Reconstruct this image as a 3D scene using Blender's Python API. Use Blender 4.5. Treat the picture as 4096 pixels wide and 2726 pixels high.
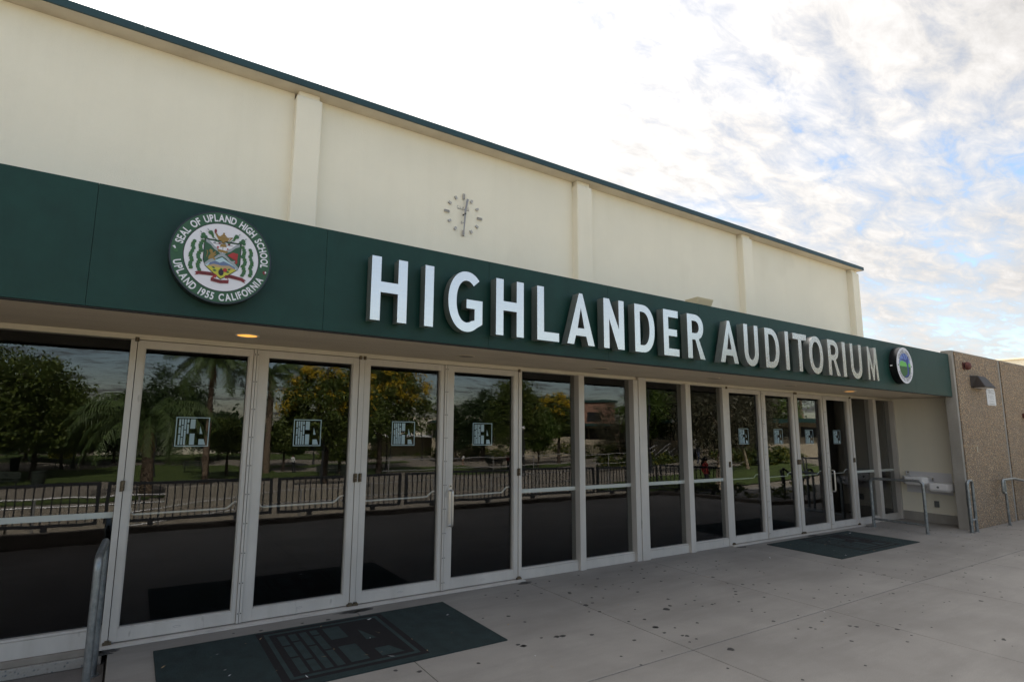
import bpy, bmesh, math, random
import numpy as np
from mathutils import Vector, Matrix

random.seed(7)
rng = np.random.default_rng(11)
R = math.radians
scene = bpy.context.scene
for o in list(bpy.data.objects):
    bpy.data.objects.remove(o)
col = scene.collection

# ------------------------------------------------------------------ camera
cam_d = bpy.data.cameras.new("camera")
cam = bpy.data.objects.new("camera", cam_d)
col.objects.link(cam)
cam_d.sensor_width = 36.0
cam_d.lens = 19.209
cam_d.shift_x = 0.04575
cam_d.shift_y = 0.00822
cam_d.clip_start = 0.05
cam_d.clip_end = 3000
Rv = Vector((0.8555884, -0.51740061, 0.01628159))
Uv = Vector((-0.08595673, -0.11098405, 0.99009797))
Fv = Vector((0.51047029, 0.84851585, 0.13943073))
M = Matrix((Rv, Uv, -Fv)).transposed().to_4x4()
M.translation = Vector((0, -4.8916, 1.6))
cam.matrix_world = M
scene.camera = cam

# ------------------------------------------------------------------ world
SUN_EL, SUN_AZ = R(43.5), R(-17.0)           # azimuth from +Y towards +X
sun_dir = Vector((math.sin(SUN_AZ) * math.cos(SUN_EL), math.cos(SUN_AZ) * math.cos(SUN_EL), math.sin(SUN_EL)))
world = bpy.data.worlds.new("World")
scene.world = world
world.use_nodes = True
wt = world.node_tree
wt.nodes.clear()


def N(t, kind, **kw):
    n = t.nodes.new(kind)
    for k, v in kw.items():
        setattr(n, k, v)
    return n


def math_node(t, op, a, b=None, clamp=False):
    n = N(t, "ShaderNodeMath", operation=op, use_clamp=clamp)
    for i, v in enumerate((a, b)):
        if v is None:
            continue
        if isinstance(v, (int, float)):
            n.inputs[i].default_value = v
        else:
            t.links.new(v, n.inputs[i])
    return n.outputs[0]


def ramp(t, fac, stops):
    n = N(t, "ShaderNodeValToRGB")
    e = n.color_ramp.elements
    while len(e) < len(stops):
        e.new(0.5)
    for i, (p, c) in enumerate(stops):
        e[i].position = p
        e[i].color = (c[0], c[1], c[2], 1) if isinstance(c, (tuple, list)) else (c, c, c, 1)
    t.links.new(fac, n.inputs[0])
    return n.outputs[0]


def build_world():
    t = wt
    sky = N(t, "ShaderNodeTexSky", sky_type='NISHITA')
    sky.sun_disc = False
    sky.sun_elevation = SUN_EL
    sky.sun_rotation = SUN_AZ
    sky.air_density = 1.0
    sky.dust_density = 0.6
    sky.ozone_density = 3.0
    tc = N(t, "ShaderNodeTexCoord")
    sep = N(t, "ShaderNodeSeparateXYZ")
    t.links.new(tc.outputs["Generated"], sep.inputs[0])
    z = math_node(t, 'MAXIMUM', sep.outputs[2], 0.0)
    zz = math_node(t, 'ADD', z, 0.13)
    u = math_node(t, 'DIVIDE', sep.outputs[0], zz)
    v = math_node(t, 'DIVIDE', sep.outputs[1], zz)
    cmb = N(t, "ShaderNodeCombineXYZ")
    t.links.new(u, cmb.inputs[0])
    t.links.new(v, cmb.inputs[1])
    mp = N(t, "ShaderNodeMapping")
    mp.inputs["Rotation"].default_value = (0, 0, R(-28))
    mp.inputs["Scale"].default_value = (1.0, 2.1, 1)
    t.links.new(cmb.outputs[0], mp.inputs[0])
    big = N(t, "ShaderNodeTexNoise", noise_dimensions='3D')
    big.inputs["Scale"].default_value = 1.1
    big.inputs["Detail"].default_value = 3
    fine = N(t, "ShaderNodeTexNoise", noise_dimensions='3D')
    fine.inputs["Scale"].default_value = 6.5
    fine.inputs["Detail"].default_value = 9
    fine.inputs["Roughness"].default_value = 0.63
    fine.inputs["Distortion"].default_value = 0.35
    for n in (big, fine):
        t.links.new(mp.outputs[0], n.inputs["Vector"])
    # angle to the sun: the cloud sheet is densest and brightest round it
    dot = N(t, "ShaderNodeVectorMath", operation='DOT_PRODUCT')
    nrm = N(t, "ShaderNodeVectorMath", operation='NORMALIZE')
    t.links.new(tc.outputs["Generated"], nrm.inputs[0])
    t.links.new(nrm.outputs[0], dot.inputs[0])
    dot.inputs[1].default_value = sun_dir
    d01 = math_node(t, 'ADD', math_node(t, 'MULTIPLY', dot.outputs["Value"], 0.5), 0.5, True)
    dens = math_node(t, 'ADD', math_node(t, 'MULTIPLY', big.outputs[0], 1.0), math_node(t, 'MULTIPLY', fine.outputs[0], 1.0))
    dens = math_node(t, 'ADD', dens, math_node(t, 'MULTIPLY', math_node(t, 'POWER', d01, 1.6), 0.58))
    cover = ramp(t, dens, [(0.82, 0.0), (1.0, 0.72), (1.0, 1.0)])
    cn = cover.node
    cn.color_ramp.elements[0].position = 0.0
    # ramp works in 0..1, rescale first
    sc = math_node(t, 'MULTIPLY', math_node(t, 'SUBTRACT', dens, 1.01), 2.5, True)
    t.links.new(sc, cn.inputs[0])
    el = cn.color_ramp.elements
    el[0].position, el[0].color = 0.0, (0.06, 0.06, 0.06, 1)
    el[1].position, el[1].color = 0.42, (0.72, 0.72, 0.72, 1)
    el[2].position, el[2].color = 0.9, (1, 1, 1, 1)
    glow = math_node(t, 'MULTIPLY', math_node(t, 'POWER', d01, 15.0), 5.0)
    lum = math_node(t, 'ADD', glow, math_node(t, 'ADD', math_node(t, 'MULTIPLY', math_node(t, 'POWER', d01, 1.3), 2.1), 0.62))
    lum = math_node(t, 'MULTIPLY', lum, math_node(t, 'ADD', math_node(t, 'MULTIPLY', fine.outputs[0], 1.1), 0.42))
    cc = N(t, "ShaderNodeVectorMath", operation='SCALE')
    cc.inputs[0].default_value = (1.02, 0.99, 0.965)
    t.links.new(lum, cc.inputs["Scale"])
    skys = N(t, "ShaderNodeVectorMath", operation='MULTIPLY')
    skys.inputs[1].default_value = (0.66, 0.61, 0.55)
    t.links.new(sky.outputs[0], skys.inputs[0])
    mix = N(t, "ShaderNodeMix", data_type='RGBA')
    t.links.new(cover, mix.inputs["Factor"])
    t.links.new(skys.outputs[0], mix.inputs["A"])
    t.links.new(cc.outputs[0], mix.inputs["B"])
    bg = N(t, "ShaderNodeBackground")
    bg.inputs["Strength"].default_value = 0.15
    t.links.new(mix.outputs["Result"], bg.inputs[0])
    out = N(t, "ShaderNodeOutputWorld")
    t.links.new(bg.outputs[0], out.inputs[0])


build_world()
sun_l = bpy.data.lights.new("sun", 'SUN')
sun_l.energy = 4.3
sun_l.angle = R(0.53)
sun_l.color = (1.0, 0.93, 0.82)
sun_o = bpy.data.objects.new("sun", sun_l)
col.objects.link(sun_o)
sun_o.location = (-10, 30, 40)
sun_o.rotation_euler = sun_dir.to_track_quat('Z', 'Y').to_euler()
vs = scene.view_settings
vs.view_transform = 'Standard'
vs.look = 'None'
vs.exposure = 1.72
vs.gamma = 1.0
vs.use_curve_mapping = False
scene.cycles.max_bounces = 8
scene.cycles.transparent_max_bounces = 16
scene.cycles.caustics_reflective = False
scene.cycles.caustics_refractive = False


# ------------------------------------------------------------------ materials
def srgb(r, g, b):
    f = lambda c: (c / 255 / 12.92) if c <= 10 else ((c / 255 + 0.055) / 1.055) ** 2.4
    return (f(r), f(g), f(b))


def mat(name, c, rough=0.6, metal=0.0, var=0.0, vscale=3.0, bump=0.0, bscale=60.0, spec=0.5, c2=None, coat=0.0, speck=None, stretch=(1, 1, 1), detail=6):
    """principled material with procedural colour variation in world position"""
    m = bpy.data.materials.new(name)
    m.use_nodes = True
    t = m.node_tree
    b = t.nodes["Principled BSDF"]
    b.inputs["Base Color"].default_value = (*c, 1)
    b.inputs["Roughness"].default_value = rough
    b.inputs["Metallic"].default_value = metal
    b.inputs["Specular IOR Level"].default_value = spec
    b.inputs["Coat Weight"].default_value = coat
    if var or bump or c2 or speck:
        g = N(t, "ShaderNodeNewGeometry")
        mp = N(t, "ShaderNodeMapping")
        mp.inputs["Scale"].default_value = stretch
        t.links.new(g.outputs["Position"], mp.inputs[0])
        last = None
        if var or c2:
            n = N(t, "ShaderNodeTexNoise")
            n.inputs["Scale"].default_value = vscale
            n.inputs["Detail"].default_value = detail
            n.inputs["Roughness"].default_value = 0.6
            t.links.new(mp.outputs[0], n.inputs["Vector"])
            lo = c2 if c2 else tuple(x * (1 - var) for x in c)
            hi = c if c2 else tuple(min(1, x * (1 + var)) for x in c)
            last = ramp(t, n.outputs[0], [(0.3, lo), (0.7, hi)])
        if speck:
            sc, th, sc_col, amt = speck
            n2 = N(t, "ShaderNodeTexNoise")
            n2.inputs["Scale"].default_value = sc
            n2.inputs["Detail"].default_value = 2
            t.links.new(mp.outputs[0], n2.inputs["Vector"])
            f = ramp(t, n2.outputs[0], [(th, 0.0), (min(1, th + 0.06), amt)])
            mx = N(t, "ShaderNodeMix", data_type='RGBA')
            t.links.new(f, mx.inputs["Factor"])
            if last:
                t.links.new(last, mx.inputs["A"])
            else:
                mx.inputs["A"].default_value = (*c, 1)
            mx.inputs["B"].default_value = (*sc_col, 1)
            last = mx.outputs["Result"]
        if last:
            t.links.new(last, b.inputs["Base Color"])
        if bump:
            n3 = N(t, "ShaderNodeTexNoise")
            n3.inputs["Scale"].default_value = bscale
            n3.inputs["Detail"].default_value = 4
            t.links.new(g.outputs["Position"], n3.inputs["Vector"])
            bp = N(t, "ShaderNodeBump")
            bp.inputs["Strength"].default_value = bump
            bp.inputs["Distance"].default_value = 0.01
            t.links.new(n3.outputs[0], bp.inputs["Height"])
            t.links.new(bp.outputs[0], b.inputs["Normal"])
    return m


CREAM = srgb(228, 219, 196)
MT = {}
MT['stucco'] = mat('stucco', (0.84, 0.79, 0.66), 0.85, var=0.03, vscale=1.2, bump=0.25, bscale=90, speck=(0.9, 0.66, (0.75, 0.70, 0.58), 0.35))
MT['stucco_trim'] = mat('stucco_trim', (0.72, 0.65, 0.52), 0.85, c2=(0.58, 0.51, 0.40), vscale=2.0, bump=0.3, bscale=70, stretch=(1, 1, 4))
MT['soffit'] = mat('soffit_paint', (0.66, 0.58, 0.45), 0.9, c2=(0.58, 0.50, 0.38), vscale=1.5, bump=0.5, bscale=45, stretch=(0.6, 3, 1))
MT['green'] = mat('green_panel', (0.0050, 0.038, 0.030), 0.5, var=0.12, vscale=6, bump=0.08, bscale=160, spec=0.32)
MT['green_roof'] = mat('green_roof_trim', (0.009, 0.042, 0.050), 0.5, var=0.15, vscale=2, bump=0.06, bscale=40)
MT['alu'] = mat('anodised_aluminium', (0.57, 0.530, 0.485), 0.5, metal=0.10, var=0.10, vscale=3.5, bump=0.05, bscale=80, speck=(14, 0.70, (0.22, 0.20, 0.17), 0.5), stretch=(1, 1, .35))
MT['alu_cream'] = mat('painted_frame', (0.62, 0.57, 0.47), 0.5, metal=0.2, var=0.08, vscale=4)
MT['bronze'] = mat('dull_bronze', (0.13, 0.10, 0.065), 0.5, metal=0.6, var=0.4, vscale=30)
MT['screw'] = mat('dark_screw', (0.05, 0.045, 0.04), 0.5, metal=0.5)
MT['gap'] = mat('joint_shadow', (0.02, 0.018, 0.016), 0.9)
MT['brushed'] = mat('brushed_steel', (0.60, 0.585, 0.565), 0.30, metal=0.9, var=0.12, vscale=6, stretch=(8, 8, .5), bump=0.03, bscale=200)
MT['letter_face'] = mat('brushed_letter_face', (0.75, 0.71, 0.66), 0.22, metal=0.72, var=0.03, vscale=5, stretch=(1, 1, 10))
MT['galv'] = mat('galvanised_steel', (0.34, 0.36, 0.37), 0.42, metal=0.75, c2=(0.17, 0.19, 0.20), vscale=22, bump=0.12, bscale=50)
MT['dark_rail'] = mat('dark_painted_rail', (0.022, 0.024, 0.028), 0.5, var=0.2, vscale=10)
MT['silver_rail'] = mat('silver_handrail', (0.45, 0.45, 0.45), 0.4, metal=0.6)
MT['chrome'] = mat('chrome', (0.7, 0.7, 0.7), 0.15, metal=1.0)
MT['white_rod'] = mat('bright_push_rod', (0.93, 0.93, 0.91), 0.25, metal=0.3)
MT['white_enamel'] = mat('white_enamel', (0.84, 0.83, 0.84), 0.25, var=0.03, vscale=8, coat=0.3)
MT['basin_bowl'] = mat('basin_bowl', (0.50, 0.50, 0.50), 0.3, metal=0.2)
MT['plastic_grey'] = mat('grey_cover', (0.13, 0.14, 0.14), 0.6)
MT['rust_red'] = mat('rusty_red_paint', (0.12, 0.035, 0.028), 0.7, var=0.35, vscale=25, bump=0.2)
MT['brown_lamp'] = mat('brown_lamp_housing', (0.034, 0.026, 0.023), 0.6, var=0.1, vscale=10)
MT['sign_white'] = mat('sign_white', (0.72, 0.73, 0.76), 0.5)
MT['ink'] = mat('dark_ink', (0.02, 0.02, 0.025), 0.6)
MT['ink_grey'] = mat('grey_ink', (0.22, 0.22, 0.23), 0.6)
MT['decal'] = mat('pale_vinyl', (0.32, 0.42, 0.45), 0.6)
MT['black'] = mat('black_gloss', (0.008, 0.008, 0.009), 0.25)
MT['seal_green'] = mat('seal_green', (0.022, 0.085, 0.038), 0.5)
MT['seal_white'] = mat('seal_white', (0.70, 0.70, 0.76), 0.45)
MT['gold'] = mat('print_gold', (0.27, 0.17, 0.045), 0.6)
MT['leaf_green'] = mat('print_leaf_green', (0.035, 0.12, 0.05), 0.6)
MT['red'] = mat('print_red', (0.36, 0.03, 0.03), 0.6)
MT['dark_red'] = mat('print_dark_red', (0.17, 0.018, 0.025), 0.6)
MT['print_grey'] = mat('print_grey', (0.30, 0.34, 0.37), 0.6)
MT['print_sky'] = mat('print_pale_blue', (0.42, 0.58, 0.66), 0.6)
MT['print_blue'] = mat('print_slate_blue', (0.12, 0.17, 0.30), 0.6)
MT['print_tan'] = mat('print_tan', (0.42, 0.30, 0.16), 0.6)
MT['print_yellow'] = mat('print_yellow', (0.50, 0.48, 0.06), 0.6)
MT['periwinkle'] = mat('print_periwinkle', (0.16, 0.24, 0.58), 0.6)
MT['navy'] = mat('print_navy', (0.035, 0.06, 0.26), 0.6)
MT['lime'] = mat('print_lime', (0.16, 0.52, 0.10), 0.6)
MT['print_dkgreen'] = mat('print_dark_green', (0.035, 0.12, 0.03), 0.6)
MT['mat_green'] = mat('mat_green_fibre', (0.016, 0.033, 0.034), 0.95, var=0.25, vscale=9, bump=1.0, bscale=260, speck=(120, 0.68, (0.08, 0.085, 0.08), 0.5))
MT['mat_black'] = mat('mat_black_fibre', (0.005, 0.004, 0.0055), 0.95, var=0.2, vscale=9, bump=1.0, bscale=260)
MT['mat_logo'] = mat('mat_logo_fibre', (0.024, 0.044, 0.045), 0.95, var=0.25, vscale=12, bump=1.0, bscale=260)
MT['gum'] = mat('old_gum', (0.045, 0.043, 0.042), 0.7, var=0.3, vscale=40)
MT['dead_leaf'] = mat('dry_leaf', (0.30, 0.22, 0.12), 0.8, var=0.3, vscale=40)
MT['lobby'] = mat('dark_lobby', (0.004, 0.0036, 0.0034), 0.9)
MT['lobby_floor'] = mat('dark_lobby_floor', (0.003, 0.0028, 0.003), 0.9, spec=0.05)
MT['blind'] = mat('lobby_curtain', (0.07, 0.062, 0.055), 0.9, var=0.1, vscale=5)
MT['asph'] = mat('roofing', (0.20, 0.20, 0.19), 0.9)
MT['bark'] = mat('bark', (0.10, 0.075, 0.055), 0.9, c2=(0.05, 0.038, 0.03), vscale=8, bump=0.8, bscale=12, stretch=(1, 1, .3))
MT['pale_bark'] = mat('pale_bark', (0.52, 0.44, 0.33), 0.9, c2=(0.22, 0.16, 0.11), vscale=3, bump=0.5, bscale=10, stretch=(1, 1, .3))
MT['palm_bark'] = mat('palm_bark', (0.26, 0.19, 0.13), 0.9, c2=(0.10, 0.075, 0.055), vscale=4, bump=0.8, bscale=9, stretch=(.6, .6, 4))
MT['frond'] = mat('palm_frond', (0.085, 0.13, 0.03), 0.6, c2=(0.035, 0.065, 0.018), vscale=1.5)
MT['dead_frond'] = mat('dead_frond', (0.20, 0.12, 0.05), 0.9)
MT['skin'] = mat('skin', (0.42, 0.22, 0.14), 0.6)
MT['hair'] = mat('black_hair', (0.012, 0.010, 0.009), 0.5)
MT['cloth_white'] = mat('white_cloth', (0.65, 0.65, 0.65), 0.9)
MT['cloth_red'] = mat('red_cloth', (0.30, 0.03, 0.03), 0.9)
MT['cloth_dark'] = mat('dark_cloth', (0.02, 0.022, 0.03), 0.9)
MT['cloth_jean'] = mat('denim', (0.04, 0.055, 0.10), 0.9)
MT['school_wall'] = mat('school_wall', (0.46, 0.40, 0.30), 0.9, var=0.06, vscale=.4)
MT['school_dark'] = mat('school_window', (0.03, 0.032, 0.035), 0.25)
MT['brick_tan'] = mat('reddish_block', (0.30, 0.17, 0.12), 0.9, var=0.2, vscale=3)
MT['dark_green_paint'] = mat('dark_green_paint', (0.012, 0.05, 0.045), 0.6)
MT['dome'] = mat('skylight_dome', (0.7, 0.72, 0.75), 0.3)
MT['bench'] = mat('bench_slats', (0.02, 0.03, 0.022), 0.6)


def grass_mat():
    return mat('lawn_grass', (0.085, 0.125, 0.020), 0.9, c2=(0.045, 0.072, 0.012), vscale=0.7, bump=0.6, bscale=14, detail=9)


def leaf_mat(name, a, b, c=None):
    """leaf clumps: a and b vary from leaf to leaf, a little light comes through"""
    m = bpy.data.materials.new(name)
    m.use_nodes = True
    t = m.node_tree
    bs = t.nodes["Principled BSDF"]
    g = N(t, "ShaderNodeNewGeometry")
    st = [(0.0, a), (1.0, b)] if c is None else [(0.0, a), (0.75, b), (1.0, c)]
    cr = ramp(t, g.outputs["Random Per Island"], st)
    t.links.new(cr, bs.inputs["Base Color"])
    bs.inputs["Roughness"].default_value = 0.55
    tr = N(t, "ShaderNodeBsdfTranslucent")
    t.links.new(cr, tr.inputs[0])
    mx = N(t, "ShaderNodeMixShader")
    mx.inputs[0].default_value = 0.3
    t.links.new(bs.outputs[0], mx.inputs[1])
    t.links.new(tr.outputs[0], mx.inputs[2])
    t.links.new(mx.outputs[0], t.nodes["Material Output"].inputs[0])
    return m


MT['leaf_dark'] = leaf_mat('dark_leaves', (0.018, 0.040, 0.012), (0.055, 0.095, 0.025))
MT['leaf_mid'] = leaf_mat('mid_leaves', (0.045, 0.080, 0.014), (0.15, 0.19, 0.035))
MT['leaf_bright'] = leaf_mat('bright_leaves', (0.05, 0.10, 0.014), (0.13, 0.19, 0.03))
MT['leaf_olive'] = leaf_mat('olive_leaves', (0.045, 0.050, 0.028), (0.13, 0.12, 0.07))
MT['leaf_yellow'] = leaf_mat('yellow_flower_clusters', (0.46, 0.34, 0.02), (0.80, 0.56, 0.04))
MT['hedge'] = leaf_mat('hedge_leaves', (0.03, 0.06, 0.014), (0.10, 0.13, 0.03), (0.30, 0.26, 0.03))


def streak(m, amt=0.16):
    t = m.node_tree
    b = t.nodes["Principled BSDF"]
    src = b.inputs["Base Color"].links[0].from_socket
    g = N(t, "ShaderNodeNewGeometry")
    mp = N(t, "ShaderNodeMapping")
    mp.inputs["Scale"].default_value = (3.2, 3.2, 0.22)
    t.links.new(g.outputs["Position"], mp.inputs[0])
    n = N(t, "ShaderNodeTexNoise")
    n.inputs["Scale"].default_value = 1.6
    n.inputs["Detail"].default_value = 7
    n.inputs["Roughness"].default_value = 0.7
    t.links.new(mp.outputs[0], n.inputs["Vector"])
    f = ramp(t, n.outputs[0], [(0.50, 0.0), (0.78, amt * 2.2)])
    mx = N(t, "ShaderNodeMix", data_type='RGBA', blend_type='MULTIPLY')
    t.links.new(f, mx.inputs["Factor"])
    t.links.new(src, mx.inputs["A"])
    mx.inputs["B"].default_value = (0.62, 0.60, 0.52, 1)
    t.links.new(mx.outputs["Result"], b.inputs["Base Color"])


streak(MT['stucco'], 0.035)
streak(MT['green'], 0.14)
streak(MT['alu'], 0.12)


def concrete_mat(name, base, dark, joint=False):
    m = bpy.data.materials.new(name)
    m.use_nodes = True
    t = m.node_tree
    b = t.nodes["Principled BSDF"]
    b.inputs["Roughness"].default_value = 0.82
    b.inputs["Specular IOR Level"].default_value = 0.3
    g = N(t, "ShaderNodeNewGeometry")
    oi = N(t, "ShaderNodeObjectInfo")

    def noise(scale, det, rough=0.6, stretch=None, dist=0.0):
        n = N(t, "ShaderNodeTexNoise")
        n.inputs["Scale"].default_value = scale
        n.inputs["Detail"].default_value = det
        n.inputs["Roughness"].default_value = rough
        n.inputs["Distortion"].default_value = dist
        if stretch:
            mp = N(t, "ShaderNodeMapping")
            mp.inputs["Scale"].default_value = stretch
            t.links.new(g.outputs["Position"], mp.inputs[0])
            t.links.new(mp.outputs[0], n.inputs["Vector"])
        else:
            t.links.new(g.outputs["Position"], n.inputs["Vector"])
        return n.outputs[0]
    c = ramp(t, noise(1.1, 8, 0.62, None, 0.4), [(0.32, dark), (0.62, base)])

    def over(cin, fac, colr):
        mx = N(t, "ShaderNodeMix", data_type='RGBA')
        t.links.new(fac, mx.inputs["Factor"])
        t.links.new(cin, mx.inputs["A"])
        mx.inputs["B"].default_value = (*colr, 1)
        return mx.outputs["Result"]
    # streaky foot wear along the doors, fine sand grain, tiny dark specks, pale scuffs
    c = over(c, ramp(t, noise(1.6, 6, 0.68, (0.35, 1.6, 1)), [(0.44, 0.0), (0.70, 0.75)]), tuple(x * 0.66 for x in base))
    c = over(c, ramp(t, noise(150, 2), [(0.40, 0.30), (0.62, 0.0)]), tuple(x * 0.55 for x in base))
    c = over(c, ramp(t, noise(34, 3, 0.7), [(0.67, 0.0), (0.74, 0.45)]), tuple(x * 0.4 for x in base))
    c = over(c, ramp(t, noise(18, 6, 0.8, (1, 3, 1)), [(0.66, 0.0), (0.72, 0.35)]), tuple(min(1, x * 1.35) for x in base))
    hsv = N(t, "ShaderNodeHueSaturation")
    hsv.inputs["Value"].default_value = 1.0
    rv = math_node(t, 'ADD', math_node(t, 'MULTIPLY', oi.outputs["Random"], 0.08), 0.96)
    t.links.new(rv, hsv.inputs["Value"])
    t.links.new(c, hsv.inputs["Color"])
    t.links.new(hsv.outputs[0], b.inputs["Base Color"])
    bp = N(t, "ShaderNodeBump")
    bp.inputs["Strength"].default_value = 0.35
    bp.inputs["Distance"].default_value = 0.004
    t.links.new(noise(120, 4, 0.7), bp.inputs["Height"])
    t.links.new(bp.outputs[0], b.inputs["Normal"])
    return m


MT['pave'] = concrete_mat('pavement_concrete', (0.335, 0.315, 0.290), (0.265, 0.248, 0.228))
MT['pave_low'] = concrete_mat('lower_concrete', (0.22, 0.20, 0.185), (0.14, 0.125, 0.115))
MT['curb'] = concrete_mat('curb_concrete', (0.24, 0.21, 0.18), (0.13, 0.11, 0.09))
MT['plaza'] = mat('plaza_concrete', (0.29, 0.255, 0.21), 0.9, c2=(0.21, 0.185, 0.15), vscale=0.4, detail=8, speck=(3, 0.62, (0.2, 0.18, 0.16), 0.5))
MT['cast'] = mat('cast_concrete', (0.38, 0.355, 0.32), 0.85, c2=(0.25, 0.235, 0.21), vscale=3.0, bump=0.4, bscale=60, stretch=(1, 1, .4), detail=8)
MT['cast_wall'] = mat('board_concrete', (0.34, 0.305, 0.25), 0.9, c2=(0.25, 0.225, 0.185), vscale=2.0, stretch=(2, 2, 1), bump=0.3)
MT['lawn'] = grass_mat()
MT['dirt'] = mat('joint_dirt', (0.06, 0.052, 0.045), 0.95)


def aggregate_mat(name, scale, cols, mortar, strength=1.0, dist=0.012, mort=0.5):
    m = bpy.data.materials.new(name)
    m.use_nodes = True
    t = m.node_tree
    b = t.nodes["Principled BSDF"]
    b.inputs["Roughness"].default_value = 0.75
    g = N(t, "ShaderNodeNewGeometry")
    v = N(t, "ShaderNodeTexVoronoi", feature='F1')
    v.inputs["Scale"].default_value = scale
    nz = N(t, "ShaderNodeTexNoise")
    nz.inputs["Scale"].default_value = scale * .6
    mixv = N(t, "ShaderNodeVectorMath", operation='MULTIPLY_ADD')
    mixv.inputs[1].default_value = (0.025, 0.025, 0.025)
    t.links.new(nz.outputs["Color"], mixv.inputs[0])
    t.links.new(g.outputs["Position"], mixv.inputs[2])
    t.links.new(mixv.outputs[0], v.inputs["Vector"])
    sp = N(t, "ShaderNodeSeparateColor")
    t.links.new(v.outputs["Color"], sp.inputs[0])
    k = len(cols)
    c = ramp(t, sp.outputs[0], [(i / k, cc) for i, cc in enumerate(cols)])
    c.node.color_ramp.interpolation = 'CONSTANT'
    e = N(t, "ShaderNodeMath", operation='MULTIPLY')
    e.inputs[1].default_value = 1.0
    t.links.new(v.outputs["Distance"], e.inputs[0])
    f = ramp(t, e.outputs[0], [(mort * .75, 0.0), (mort, 1.0)])
    mx = N(t, "ShaderNodeMix", data_type='RGBA')
    t.links.new(f, mx.inputs["Factor"])
    t.links.new(c, mx.inputs["A"])
    mx.inputs["B"].default_value = (*mortar, 1)
    st = N(t, "ShaderNodeTexNoise")
    st.inputs["Scale"].default_value = 1.3
    st.inputs["Detail"].default_value = 5
    t.links.new(g.outputs["Position"], st.inputs["Vector"])
    f2 = ramp(t, st.outputs[0], [(0.52, 0.0), (0.72, 0.42)])
    mx2 = N(t, "ShaderNodeMix", data_type='RGBA')
    t.links.new(f2, mx2.inputs["Factor"])
    t.links.new(mx.outputs["Result"], mx2.inputs["A"])
    mx2.inputs["B"].default_value = (0.25, 0.20, 0.155, 1)
    t.links.new(mx2.outputs["Result"], b.inputs["Base Color"])
    inv = math_node(t, 'SUBTRACT', 1.0, v.outputs["Distance"])
    bp = N(t, "ShaderNodeBump")
    bp.inputs["Strength"].default_value = strength
    bp.inputs["Distance"].default_value = dist
    t.links.new(inv, bp.inputs["Height"])
    t.links.new(bp.outputs[0], b.inputs["Normal"])
    return m


MT['aggregate'] = aggregate_mat('pebble_aggregate', 38, [(0.46, 0.29, 0.16), (0.20, 0.14, 0.09), (0.60, 0.42, 0.25), (0.34, 0.26, 0.18), (0.15, 0.11, 0.08), (0.50, 0.39, 0.27), (0.44, 0.27, 0.14)], (0.24, 0.18, 0.125))
MT['ledge_agg'] = aggregate_mat('ledge_aggregate', 60, [(0.34, 0.32, 0.29), (0.30, 0.28, 0.25), (0.10, 0.11, 0.13), (0.36, 0.33, 0.30), (0.24, 0.20, 0.18)], (0.32, 0.30, 0.27), 0.5, 0.006, 0.42)


def glass_mat():
    m = bpy.data.materials.new('tinted_glass')
    m.use_nodes = True
    t = m.node_tree
    t.nodes.clear()
    tr = N(t, "ShaderNodeBsdfTransparent")
    tr.inputs[0].default_value = (0.80, 0.81, 0.80, 1)
    gl = N(t, "ShaderNodeBsdfGlossy")
    gl.inputs["Roughness"].default_value = 0.0
    gl.inputs["Color"].default_value = (0.84, 0.85, 0.88, 1)
    g = N(t, "ShaderNodeNewGeometry")
    dt = N(t, "ShaderNodeVectorMath", operation='DOT_PRODUCT')
    t.links.new(g.outputs["Incoming"], dt.inputs[0])
    t.links.new(g.outputs["True Normal"], dt.inputs[1])
    co = math_node(t, 'ABSOLUTE', dt.outputs["Value"])
    f = math_node(t, 'ADD', math_node(t, 'MULTIPLY', math_node(t, 'POWER', math_node(t, 'SUBTRACT', 1.0, co), 5.0), 0.957), 0.043)
    nz = N(t, "ShaderNodeTexNoise")
    nz.inputs["Scale"].default_value = 2.6
    nz.inputs["Detail"].default_value = 1
    t.links.new(g.outputs["Position"], nz.inputs["Vector"])
    bp = N(t, "ShaderNodeBump")
    bp.inputs["Strength"].default_value = 0.30
    bp.inputs["Distance"].default_value = 0.002
    t.links.new(nz.outputs[0], bp.inputs["Height"])
    # every pane sits a fraction of a degree off the next one
    oi = N(t, "ShaderNodeObjectInfo")
    cb_ = N(t, "ShaderNodeCombineXYZ")
    t.links.new(math_node(t, 'MULTIPLY', math_node(t, 'SUBTRACT', oi.outputs["Random"], 0.5), 0.006), cb_.inputs[0])
    t.links.new(math_node(t, 'MULTIPLY', math_node(t, 'SUBTRACT', math_node(t, 'FRACT', math_node(t, 'MULTIPLY', oi.outputs["Random"], 7.3)), 0.5), 0.005), cb_.inputs[2])
    ad = N(t, "ShaderNodeVectorMath", operation='ADD')
    t.links.new(bp.outputs[0], ad.inputs[0])
    t.links.new(cb_.outputs[0], ad.inputs[1])
    t.links.new(ad.outputs[0], gl.inputs["Normal"])
    mx = N(t, "ShaderNodeMixShader")
    t.links.new(f, mx.inputs[0])
    t.links.new(tr.outputs[0], mx.inputs[1])
    t.links.new(gl.outputs[0], mx.inputs[2])
    out = N(t, "ShaderNodeOutputMaterial")
    t.links.new(mx.outputs[0], out.inputs[0])
    return m


MT['glass'] = glass_mat()


def band_mat():
    m = bpy.data.materials.new('frosted_safety_band')
    m.use_nodes = True
    t = m.node_tree
    b = t.nodes["Principled BSDF"]
    b.inputs["Base Color"].default_value = (0.78, 0.80, 0.74, 1)
    b.inputs["Roughness"].default_value = 0.6
    b.inputs["Alpha"].default_value = 0.50
    return m


MT['band'] = band_mat()


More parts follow.
